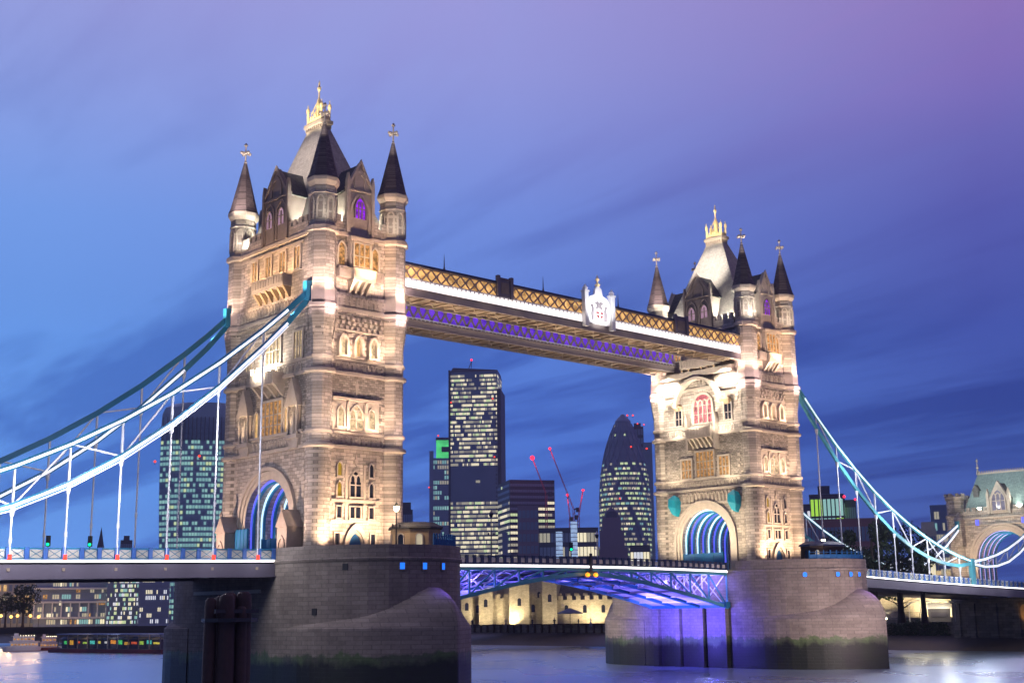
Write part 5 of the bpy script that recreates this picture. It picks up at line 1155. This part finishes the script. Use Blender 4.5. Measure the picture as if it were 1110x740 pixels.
# ------------------------------------------------------------------ city beyond
def frame_at(px0, px1, D, py=640, zb=-1.2, rot=0.0):
    a, b = at(px0, py, D), at(px1, py, D); c = (a+b)/2; w = float(np.linalg.norm((b-a)[:2])); return c, w, math.atan2(b[1]-a[1], b[0]-a[0])+rot
def zof(px, py, D): return float(at(px, py, D)[2])
def grid(f, T, u0, u1, z0, z1, nu, nz, rnd, p, nl, gap=(.18, .35), skip=None, run=.55):
    """panes of a window grid: material 0 is dark glass, 1..nl are lit tones"""
    du = (u1-u0)/nu; dz = (z1-z0)/nz; f.T = T
    for j in range(nz):
        pr = p(j/nz) if callable(p) else p; on = rnd.random() < pr; mi = rnd.randint(1, nl)
        for i in range(nu):
            if rnd.random() > run: on = rnd.random() < pr; mi = rnd.randint(1, nl)
            a = u0+i*du+du*gap[0]/2; b = u0+(i+1)*du-du*gap[0]/2; c = z0+j*dz+dz*gap[1]/2; d = z0+(j+1)*dz-dz*gap[1]/2
            f.add([(a, .12, c), (b, .12, c), (b, .12, d), (a, .12, d)], [(0, 1, 2, 3)], mi if on else 0)
    f.T = None
CITY = 'city buildings beyond the bridge'
def block(name, label, px0, px1, pytop, D, depth, wall, nu, nz, p, lits, rot=0.0, zb=-1.2, cat='building', seed=0, pybot=None, top=None, z0w=.5, side=True, gap=(.18, .35), shrink=1.0, group=CITY, run=.55):
    rnd = random.Random(seed+int(px0)); c, w, rz = frame_at(px0, px1, D, rot=rot); w *= shrink; h = zof((px0+px1)/2, pytop, D)-zb
    R = thing(name, label, cat, (c[0], c[1], zb), rz, group=group)
    MB().box(-w/2, w/2, 0, depth, 0, h).build('wall', wall, R, local=True)
    f = MB(); grid(f, lambda u, d, z: (u, -d, z), -w/2+.3, w/2-.3, z0w, h-1.0, nu, nz, rnd, p, len(lits), gap, run=run)
    if side:
        ns = max(2, int(nu*depth/w)); grid(f, lambda u, d, z: (w/2+d, u, z), .3, depth-.3, z0w, h-1.0, ns, nz, rnd, p, len(lits), gap, run=run); grid(f, lambda u, d, z: (-w/2-d, u, z), .3, depth-.3, z0w, h-1.0, ns, nz, rnd, p, len(lits), gap, run=run)
    f.build('glazing', ['bglass']+list(lits), R, local=True)
    if top: MB().box(-w/2*top[0], w/2*top[0], depth*.1, depth*.9, h, h+top[1]).build('plant_room', wall, R, local=True)
    else: f = MB(); f.box(-w/2-.1, w/2+.1, -.1, depth+.1, h, h+.8); f.build('parapet', wall, R, local=True)
    return R, w, h, c, rz
def beacon(label, px, py, D, r=1.2, m='red', up=4):
    p = at(px, py, D); r = r*.68; R = thing('aviation_beacon', label, 'warning light', (p[0], p[1], p[2]-up), group='red warning lights')
    f = MB(); f.tube((p[0], p[1], p[2]-up), (p[0], p[1], p[2]), .25); f.build('mast', 'black', R); f = MB(); f.ball(tuple(p), r); f.build('lamp', m, R)
# wide-topped curved tower
def flared():
    D = 950; zb = -1.2; c, w0, rz = frame_at(173, 262, D); R = thing('skyscraper', 'curved grey-green glass skyscraper that widens to its top, behind the left chains', 'skyscraper', (c[0], c[1], zb), rz, group=CITY)
    H = zof(205, 440, D)-zb; nf = 36; rnd = random.Random(2)
    prof = []
    for k in range(nf+1):
        t = k/nf; hw = w0/2*(.93+.17*t+.07*math.sin(t*PI*.9)); prof.append((hw, H*(t*.90), 1))
    n = 16
    def sec(hw, z, t): return [(hw*u, -6-10*(1-abs(u)**2.5)-4*t, z) for u in np.linspace(-1, 1, n)]+[(hw, 30, z), (-hw, 30, z)]
    f = MB(); f.loft([sec(hw, z, z/H) for hw, z, _ in prof]+[sec(prof[-1][0]*.985, H*.95, .9), sec(prof[-1][0]*.92, H*.98, .9), sec(prof[-1][0]*.70, H, .9)]); f.build('wall', 'bglass2', R, local=True)
    f = MB()
    for k in range(nf):
        a = sec(prof[k][0], prof[k][1]+.8, k/nf); b = sec(prof[k][0], prof[k+1][1]-.8, k/nf)
        for i in range(n-1):
            for s in (0, .5):
                L = lambda p, q, t: tuple(p[j]+(q[j]-p[j])*t for j in range(3)); sh = lambda p: (p[0], p[1]-.25, p[2])
                r_ = rnd.random(); mi = 0 if r_ < .12+.25*(k/nf) or (k > 32) else (1 if r_ < .62 else (2 if r_ < .92 else 3))
                f.add([sh(L(a[i], a[i+1], s+.05)), sh(L(a[i], a[i+1], s+.43)), sh(L(b[i], b[i+1], s+.43)), sh(L(b[i], b[i+1], s+.05))], [(0, 1, 2, 3)], mi)
    f.build('glazing', ['bglass2', 'e_teal2', 'e_teal', 'e_city2'], R, local=True)
    f = MB()
    for u in np.linspace(-.95, .95, 22): hw = prof[-1][0]; f.box(hw*u-.2, hw*u+.2, -17-4*1+6*abs(u)**2.5, -16, H*.82, H*.93)
    f.build('top_louvres', 'bgrey', R, local=True)
flared()
for px, py in ((168, 500), (216, 494)): beacon('red warning light on the '+('left edge' if px < 200 else 'middle')+' of the flared skyscraper', px, py, 925, 1.3, 'red', 2)
# tall two-step tower
R, w, h, c, rz = block('skyscraper', 'tallest glass skyscraper, lit floors and a dark band halfway, right of the near tower', 487, 541, 404, 1180, 44, 'bglass', 44, 56, lambda t: .02 if .46 < t < .60 else (.96 if t <= .46 else .80), ['e_city', 'e_city3', 'e_city4', 'e_city', 'e_city2', 'e_city3', 'e_city'], seed=5, cat='skyscraper', rot=-.12, gap=(.10, .42))
f = MB(); f.box(-w/2-.6, -w/2+1.2, -.9, 0, 0, h+3); f.box(w/2-2, w/2+3.2, 0, 42, 0, h*.93); f.build('service_core', 'bdark', R, local=True)
f = MB(); f.loft([[(-w/2, 2, h+.8), (w/2, 2, h+.8), (w/2, 40, h+.8), (-w/2, 40, h+.8)], [(-w/2+3, 4, h+6), (w/2, 4, h+3), (w/2, 36, h+3), (-w/2+3, 36, h+6)]]); f.build('roof_plant', 'bdark', R, local=True)
f = MB(); f.tube((-6, 10, h+4), (-2, 10, h+14), .5, .3); f.build('roof_crane', 'greysteel', R, local=True)
beacon('red warning light on the roof mast of the tallest skyscraper', 511, 390, 1180, 1.5, 'redstar', 8)
for px, py, l in ((489, 436, 'left edge'), (534, 432, 'right part'), (536, 495, 'right side halfway up')): beacon('small red light at the '+l+' of the tallest skyscraper', px, py, 1170, 1.1, 'red', 2)
R, w, h, c, rz = block('skyscraper', 'slim ribbed skyscraper with glowing green top, left of the tallest one', 466, 487, 497, 1500, 34, 'bglass', 8, 30, lambda t: .25 if t < .55 else .7, ['e_city3', 'e_teal', 'e_teal2'], seed=8, cat='skyscraper', gap=(.3, .3))
f = MB(); f.box(-w/2*.35, w/2*1.0, 2, 30, h, h+22); f.build('green_lit_crown', 'e_crown', R, local=True) if False else None
M['e_crown'] = emis('green_crown_light', (.12, .95, .25), 1.0, .5, .08)
f.build('lit_crown', 'e_crown', R, local=True); f = MB(); f.box(w*.10, w*.52, -.6, 2, h+8, h+14); f.box(-w/2*.4, w/2*1.04, 1, 31, h+22, h+25); f.build('crown_band', 'bdark', R, local=True)
f = MB(); f.box(-w/2-.8, -w/2+4, -1, 20, 0, h+9); f.build('side_rib', 'bblue', R, local=True)
beacon('red warning light on the green-topped skyscraper', 475, 472, 1500, 1.5, 'red', 4); beacon('red light on the left rib of the green-topped skyscraper', 465, 528, 1495, 1.3, 'red', 2)
R, w, h, c, rz = block('skyscraper', 'square dark office slab with lit floors, under the red cranes', 553, 604, 521, 1080, 45, 'bdark', 18, 22, lambda t: (.10 if t > .80 else (.85 if t > .3 else .5)), ['e_city', 'e_city3', 'e_city3', 'e_city2'], seed=9, cat='skyscraper', rot=.25, gap=(.08, .55), run=.8)
block('office_tower', 'plain mauve tower block in front of the dark office slab', 562, 585, 549, 880, 26, 'bmauve', 5, 9, .04, ['e_city3'], seed=10)
block('office_block', 'low dark office block with lit long floors, right of the mauve block', 585, 650, 573, 820, 30, 'bdark', 16, 6, .55, ['e_city2', 'e_city', 'e_city3'], seed=12, run=.8)
block('office_tower', 'narrow deep blue glass strip tower beside the tallest skyscraper', 545, 551, 578, 1000, 20, 'bblue', 2, 20, .1, ['e_teal2'], seed=13)
block('office_block', 'pale lit low block at the right foot of the round glass skyscraper', 684, 706, 592, 760, 20, 'bgrey', 6, 3, .8, ['e_white', 'e_city'], seed=14)
block('office_block', 'dark gabled office block behind the sandstone cabin', 434, 447, 552, 700, 20, 'bdark', 5, 6, .06, ['e_city3'], seed=15, top=(.7, 4)); block('office_block', 'lower dark roofs between the gabled block and the green-topped skyscraper', 446, 466, 572, 700, 20, 'bdark', 6, 4, .06, ['e_city3'], seed=16, top=(.5, 2))
# round glass skyscraper
def gherkin():
    D = 1150; zb = -1.2; c, w, rz = frame_at(652, 709, D); R = thing('skyscraper', 'round bullet-shaped glass skyscraper with dark nose and lit diamond panes', 'skyscraper', (c[0], c[1], zb), rz, group=CITY)
    H = zof(684, 449, D)-zb; rr = w/2; rnd = random.Random(11)
    rad = lambda t: rr*(.88+.12*math.sin(PI*min(1, t/.6)*.5)) if t < .45 else rr*max(.02, math.cos(((t-.45)/.55)**1.35*PI/2*.985))**.72*.985
    nz = 40; n = 34; f = MB(); f.lathe(0, 0, [(rad(k/nz), H*k/nz) for k in range(nz+1)], n, 0, 0, True); f.build('wall', 'bglass', R, local=True)
    f = MB()
    for k in range(nz-2):
        t0, t1 = k/nz, (k+1)/nz; lit = .96 if t0 < .68 else (.6 if t0 < .74 else .08)
        for i in range(n):
            a0 = 2*PI*(i+.5*(k % 2)+.10)/n; a1 = 2*PI*(i+.5*(k % 2)+.88)/n; q = rnd.random(); dark = ((i*1.0+k*.5) % 7) < 1.3 and rnd.random() < .55
            mi = 0 if dark or q > lit else 1+rnd.choice([0, 0, 0, 1, 2, 3, 3])
            r0, r1 = rad(t0+.006)*1.006+.2, rad(t1-.006)*1.006+.2
            f.add([(r0*math.cos(a0), r0*math.sin(a0), H*(t0+.007)), (r0*math.cos(a1), r0*math.sin(a1), H*(t0+.007)), (r1*math.cos(a1), r1*math.sin(a1), H*(t1-.007)), (r1*math.cos(a0), r1*math.sin(a0), H*(t1-.007))], [(0, 1, 2, 3)], mi)
    f.build('glazing', ['bglass', 'e_city2', 'e_teal2', 'e_city', 'e_city3'], R, local=True)
    f = MB()                                    # diagonal steel lattice
    for q in range(18):
        for sgn in (-1, 1):
            pr_ = None
            for k in range(0, nz-1, 2):
                t = k/nz; a_ = 2*PI*q/18+sgn*t*2.6; rq = rad(t)*1.006+.45; pt = (rq*math.cos(a_), rq*math.sin(a_), H*t)
                if pr_: f.bar(pr_, pt, .55, .4)
                pr_ = pt
    f.build('diagonal_lattice', 'bblue', R, local=True)
    f = MB(); f.lathe(0, 0, [(rad(.955)+.4, H*.955), (rad(.96)+.6, H*.965), (rad(.985)+.4, H*.985)], 24); f.build('nose_ring', 'bblue', R, local=True)
gherkin()
for px, py, l in ((680, 450, 'left of the nose'), (686, 450, 'at the nose'), (684, 484, 'upper middle'), (672, 540, 'lower left'), (701, 486, 'right flank')): beacon('red light on the round skyscraper, '+l, px, py, 1118, 1.2, 'red', 2)
block('office_tower', 'dark tower peeping out behind the round skyscraper, right of its nose', 690, 703, 462, 1350, 30, 'bdark', 4, 20, .05, ['e_city3'], seed=21, top=(.6, 4)); block('office_tower', 'blue glass strip of a tower between the round skyscraper and the stone tower', 702, 712, 480, 1300, 30, 'bblue', 3, 20, .1, ['e_teal2'], seed=22)
for px, py in ((691, 459), (698, 460)): beacon('red light on the dark tower behind the round skyscraper, '+('left' if px < 695 else 'right')+' one', px, py, 1345, 1.2, 'red', 2)
# stepped dark tower in front of the round skyscraper
c, w, rz = frame_at(648, 682, 900); zt = zof(664, 549, 900)+1.2; R = thing('stepped_tower', 'dark stepped brick tower with cone roof before the round skyscraper', 'building', (c[0], c[1], -1.2), rz, group=CITY)
f = MB()
for k, (a, b) in enumerate(((1.0, .62), (.8, .78), (.6, .9))): f.box(-w/2*a, w/2*a, -.1*k, 16-k*2, 0 if k == 0 else zt*(.62, .78)[k-1], zt*b)
f.build('wall', 'bmauve', R, local=True); f = MB(); f.lathe(0, 7, [(w*.27, zt*.9), (w*.2, zt*.96), (.5, zt)], 8); f.build('roof', 'bdark', R, local=True)
# cranes
def crane(label, base, tip, D, foot=None, tilt=True, m='red_steel'):
    a = at(*base, D); b = at(*tip, D); zb = -1.2; R = thing('tower_crane', label, 'crane', (a[0], a[1], zb), group='cranes over the city')
    f = MB()
    for s in (-1, 1): f.bar((a[0]+s, a[1], zb), (a[0]+s, a[1], a[2]), .4)
    k = 0
    for z in np.arange(zb, a[2]-3, 3.0): f.bar((a[0]-1, a[1], z), (a[0]+1, a[1], z+3), .25)
    f.build('mast', 'redsteel', R); f = MB(); v = b-a
    for s in (-.7, .7): f.bar((a[0]+s, a[1], a[2]), (b[0]+s*.4, b[1], b[2]), .35)
    for t in np.arange(0, .97, .06): p = a+v*t; q = a+v*(t+.06); f.bar((p[0]-.7, p[1], p[2]), (q[0]+.6, q[1], q[2]), .22)
    f.build('jib', 'redsteel', R); f = MB(); u = v/np.linalg.norm(v); q = a-u*9; f.bar(tuple(a), (q[0], q[1], a[2]+1), .9, 1.2); f.bar((q[0], q[1], a[2]-2), (q[0]+.1, q[1], a[2]+1.5), 2.0); f.build('counterweight', 'bdark', R)
    f = MB(); f.ball(tuple(b), 1.1 if 'brightest' not in label else 1.9); f.build('tip_lamp', 'redstar', R); point('crane_glow', (b[0]-3, b[1]-3, b[2]-5), 1600, (1, .06, .08), 1)
M['redsteel'] = mat('red_crane_steel', (.62, .12, .14), .6)
crane('crane over the square slab whose tip carries the brightest red light', (592, 535), (577, 496), 1060)
crane('red luffing crane with the longest jib, leaning left', (622, 552), (596, 486), 1040)
crane('small red luffing crane at the right of the long one', (627, 560), (632, 531), 1040)
crane('short red crane between the two luffing cranes', (618, 562), (615, 536), 1120)
for px, t, l in ((606, 576, 'left, shorter of the two'), (622, 565, 'right, taller of the two')):
    a = at(px, t, 780); R = thing('lift_shaft', 'white-blue lit construction hoist mast, '+l, 'hoist mast', (a[0], a[1], -1.2), group='lit hoist masts'); zz = float(a[2])
    f = MB(); f.box(a[0]-1.6, a[0]+1.6, a[1]-1.2, a[1]+1.2, -1.2, zz); f.build('mast', 'e_hoist' if 'e_hoist' in M else 'e_white', R); f = MB()
    for z in np.arange(0, zz, 2.5): f.box(a[0]-1.75, a[0]+1.75, a[1]-1.35, a[1]+1.35, z, z+.35)
    f.build('ties', 'bdark', R)
# right-hand group beyond the side span
block('office_block', 'office block with bright green-yellow lit upper floor, beyond the right span', 883, 921, 537, 620, 30, 'bdark', 8, 6, lambda t: .95 if t > .45 and t < .85 else .15, ['e_lime', 'e_teal'] if 'e_lime' in M else ['e_city2', 'e_teal'], seed=31, gap=(.3, .12))
block('office_block', 'dark plant block with red lights rising behind the green-lit offices', 893, 906, 528, 640, 20, 'bdark', 4, 5, .1, ['e_city3'], seed=32)
block('office_block', 'pale lit block edge beside the farther stone tower', 866, 884, 548, 600, 20, 'bgrey', 5, 6, .5, ['e_white', 'e_city3'], seed=33)
block('office_block', 'dark office block right of the green-lit one with few lights', 918, 934, 543, 640, 20, 'bdark', 6, 5, .2, ['e_city3', 'e_teal'], seed=34)
block('terrace_building', 'long low pinkish building below the green-lit offices', 866, 960, 564, 560, 20, 'bpink' if 'bpink' in M else 'bmauve', 22, 4, .12, ['e_city', 'e_orange'], seed=35)
block('classical_building', 'small cream classical building between tree crowns, left of the bank gatehouse', 1002, 1020, 572, 420, 14, 'cream', 6, 3, .1, ['e_city'], seed=36, top=(.8, 2))
block('glass_tower', 'dim glass tower just left of the bank gatehouse turret', 1015, 1034, 549, 520, 20, 'bblue', 6, 9, .45, ['e_teal2', 'e_city3'], seed=37)
beacon('red light at the left end of the right-hand offices', 869, 541, 600, .9, 'redstar', 3); beacon('red light on the dark plant block behind the green-lit offices', 915, 538, 610, .9, 'redstar', 3); beacon('red light on the far right dark office block', 927, 541, 630, .8, 'redstar', 2)
# left quay under the span
Q = 'quayside buildings on the left'
block('stone_building', 'pale stone quayside building behind the trees at the left edge', -30, 46, 628, 470, 20, 'cream', 12, 4, .25, ['e_warm', 'e_city3'], seed=41, group=Q, gap=(.45, .4))
R, w, h, c, rz = block('office_building', 'long modern quayside building with horizontal white bands', 38, 116, 626, 455, 22, 'bblue', 30, 7, lambda t: .5 if t < .16 else .24, ['e_city', 'e_teal2', 'e_city3', 'e_orange', 'e_city3'], seed=42, group=Q, gap=(.25, .3), run=.3)
f = MB(); [f.box(-w/2-.3, w/2+.3, -1.6, 0, h*k-.3, h*k+.3) for k in (.18, .50, .78)]
[f.box(-w/2+w*i/8-.2, -w/2+w*i/8+.2, -1.5, -1.1, h*.18+.3, h*.5-.3) for i in range(9)]; f.build('balcony_band', 'white', R, local=True)
block('glass_building', 'glazed quayside block with glittering stair lights', 116, 151, 624, 450, 22, 'bblue', 22, 10, .5, ['e_city2', 'e_city', 'e_teal', 'e_white'], seed=43, group=Q, run=.25)
block('office_building', 'blue-white gridded quayside block next to the near pier', 151, 184, 622, 440, 22, 'bblue', 16, 8, .30, ['e_white', 'e_city'], seed=44, group=Q, gap=(.45, .35), run=.4)
block('roof_block', 'set-back blue roof storey above the long quayside building', 20, 150, 612, 520, 20, 'bblue', 22, 9, .25, ['e_teal', 'e_city'], seed=45, group=Q)
block('office_building', 'far low dark block on the skyline behind the left span', 128, 141, 585, 900, 20, 'bdark', 5, 6, .05, ['e_city3'], seed=46, top=(.5, 3))
p = at(109, 592, 900); R = thing('church_spire', 'thin dark church spire on the skyline left of the hanger rods', 'church', (p[0], p[1], -1.2), group=CITY); zt = zof(109, 571, 900)
f = MB(); f.box(p[0]-4, p[0]+4, p[1]-4, p[1]+4, -1.2, zt-14); f.build('church_tower', 'bdark', R); f = MB(); f.lathe(p[0], p[1], [(2.6, zt-14), (1.6, zt-9), (.05, zt)], 8); f.build('spire', 'bdark', R)
for i, (px, py) in enumerate(((1, 667), (12, 668), (19, 667), (33, 667), (42, 668))):
    a = at(px, py, 400); R = thing('quay_lamp', ('first', 'second', 'third', 'fourth', 'fifth')[i]+' glowing lamp from the left under the quay trees', 'lamp', (a[0], a[1], -1.2), group='lamps under the quay trees')
    aa = at(px, py, 432); point('quay_glow', (aa[0], aa[1], 1.5), 1300, (1, .62, .30), .6)  # extra point added behind the trees to brighten the stone building
    f = MB(); f.tube((a[0], a[1], -1.2), tuple(a), .08); f.build('post', 'black', R); f = MB(); f.ball(tuple(a), .45); f.build('globe', 'e_amberlamp' if 'e_amberlamp' in M else 'e_lamp', R); point('quay_glow', (a[0]-3, a[1]-3, a[2]), 500, (1, .6, .25), 1.2)
# floating pier with stalls and boats
a, b = at(60, 690, 362), at(182, 690, 330); c = (a+b)/2; w = float(np.linalg.norm((b-a)[:2])); rz = math.atan2(b[1]-a[1], b[0]-a[0])
R = thing('floating_pier', 'long floating landing stage with a pale blue roof, left river bank', 'pontoon', (c[0], c[1], WZ), rz)
MB().box(-w/2, w/2, -2, 5, -.5, .9).build('hull', 'boatred', R, local=True); MB().box(-w/2+1, w/2-1, -1.6, 4.6, .9, 1.0).build('walkway', 'bgrey', R, local=True)
f = MB(); f.box(-w/2+2, w/2-1, -1.2, 4.4, 4.4, 4.65); f.build('roof', 'bblue', R, local=True)
for u in np.linspace(-w/2+2.5, w/2-1.5, 11): MB().box(u-.1, u+.1, -1.1, -.9, 1.0, 4.4).build('post', 'greysteel', R, local=True)
rnd = random.Random(3); names = ['green', 'amber', 'red-orange', 'lime', 'turquoise', 'yellow', 'white', 'orange']; cols = [(.1, .8, .2), (1, .5, .05), (1, .15, .05), (.5, .8, .1), (.1, .7, .6), (1, .8, .1), (.9, .9, .8), (1, .35, .05)]
for k in range(14):
    u = -w/2+4+(w-8)*k/13; q = (c[0]+math.cos(rz)*u, c[1]+math.sin(rz)*u)
    S = thing('stall', names[k % 8]+'-lit stall, number '+str(k+1)+' of fourteen counted from the left end of the landing stage', 'stall', (q[0], q[1], WZ+1.0), rz, group='lit stalls on the landing stage')
    MB().box(-1.5, 1.5, .2, 2.6, .01, 2.3).build('booth', 'bdark', S, local=True); wq = rnd.uniform(.35, 1.2); MB().box(-wq, wq*rnd.uniform(.4, 1), .08, .19, rnd.uniform(.9, 1.3), rnd.uniform(1.5, 2.1)).build('lit_front', emis('stall_light_%d' % k, cols[k % 8], .75, .85, 2.2), S, local=True)
    f = MB(); f.loft([[(-1.7, -.6, 2.3), (1.7, -.6, 2.3), (1.7, 2.8, 2.3), (-1.7, 2.8, 2.3)], [(-1.6, .9, 2.9), (1.6, .9, 2.9), (1.6, 1.1, 2.9), (-1.6, 1.1, 2.9)]]); f.build('awning', 'cream' if k % 2 else 'bblue', S, local=True)
def boat(label, px0, px1, D, h1, decks, hullm, lit, name='river_boat'):
    a, b = at(px0, 694, D), at(px1, 694, D); c = (a+b)/2; L = float(np.linalg.norm((b-a)[:2])); rz = math.atan2(b[1]-a[1], b[0]-a[0])
    R = thing(name, label, 'boat', (c[0], c[1], WZ), rz, group='boats moored on the left bank'); B = L*.13
    def sec(k, z): return [(-L/2*k, 0, z), (-L*.40*k, -B*.7*k, z), (-L*.2*k, -B*k, z), (L*.35*k, -B*k, z), (L/2*k, -B*.6*k, z), (L/2*k, B*.6*k, z), (L*.35*k, B*k, z), (-L*.2*k, B*k, z), (-L*.40*k, B*.7*k, z)]
    f = MB(); f.loft([sec(.93, -.4), sec(1, h1*.6), sec(1.02, h1)], 0); f.build('hull', hullm, R, local=True)
    f = MB(); f.loft([sec(.94, -.3), sec(.975, .35)]); f.build('boot_stripe', 'boatred', R, local=True)
    z = h1
    for k in range(decks):
        x0, x1 = -L*(.30-.06*k), L*(.42-.10*k); bb = B*(.85-.1*k)
        MB().box(x0, x1, -bb, bb, z, z+1.3).build('cabin', 'boatwhite', R, local=True)
        f = MB(); n = max(3, int((x1-x0)/.8)); [f.box(x0+(x1-x0)*(i+.18)/n, x0+(x1-x0)*(i+.82)/n, -bb-.05, -bb-.005, z+.35, z+.8) for i in range(n)]; f.build('glazing', lit, R, local=True)
        MB().box(x0-.4, x1+.4, -bb-.2, bb+.2, z+1.3, z+1.4).build('deck_roof', 'boatwhite', R, local=True); z += 1.4
    f = MB(); f.box(-L*.22, -L*.10, -B*.35, B*.35, z, z+.7); f.build('wheelhouse', 'boatwhite', R, local=True); f = MB(); f.tube((L*.05, 0, z), (L*.05, 0, z+1.6), .05); f.build('mast', 'black', R, local=True)
    f = MB(); [f.box(L*t-.06, L*t+.06, -B*.5, -B*.5+.12, z+.02, z+.2) for t in np.linspace(-.05, .3, 6)]; f.build('deck_lights', 'e_lamp', R, local=True)
boat('long white passenger boat with orange-lit decks, at the left edge', 3, 45, 380, 1.2, 2, 'boatwhite', 'e_orange')
boat('red-lit party boat moored right behind the white passenger boat', 38, 66, 384, .8, 2, 'boatred', 'e_orange')
boat('small white boat with round mast head, in the middle of the landing stage', 108, 140, 350, .8, 1, 'boatwhite', 'e_white')
for px, D, c in ((14, 366, (1, .8, .75)), (34, 366, (1, .75, .65)), (54, 368, (1, .4, .2)), (122, 338, (.9, .9, 1)), (90, 345, (1, .7, .4)), (160, 326, (1, .7, .4))):
    v = at(px, 688, D); q = at(px, 688, D+14); spot('boat_fill', (v[0], v[1], -2.0), (q[0], q[1], -5.5), 700, c, 60, .8, 1.5)  # added spots hung over the water, brightening hulls and stage
# ------------------------------------------------------------------ evening air
hm = bpy.data.materials.new('evening_air'); hm.use_nodes = True; hn = hm.node_tree; hn.nodes.clear()
hv = N(hn, 'ShaderNodeVolumePrincipled'); hv.inputs['Color'].default_value = (.75, .82, 1, 1); hv.inputs['Density'].default_value = 0.00015
ho = N(hn, 'ShaderNodeOutputMaterial'); hn.links.new(hv.outputs[0], ho.inputs['Volume'])
M['air'] = hm
hb = MB(); hb.box(-3100, 3100, -3100, 3100, WZ-4.5, 262); tag(hb.build('haze', 'air'), kind='stuff')
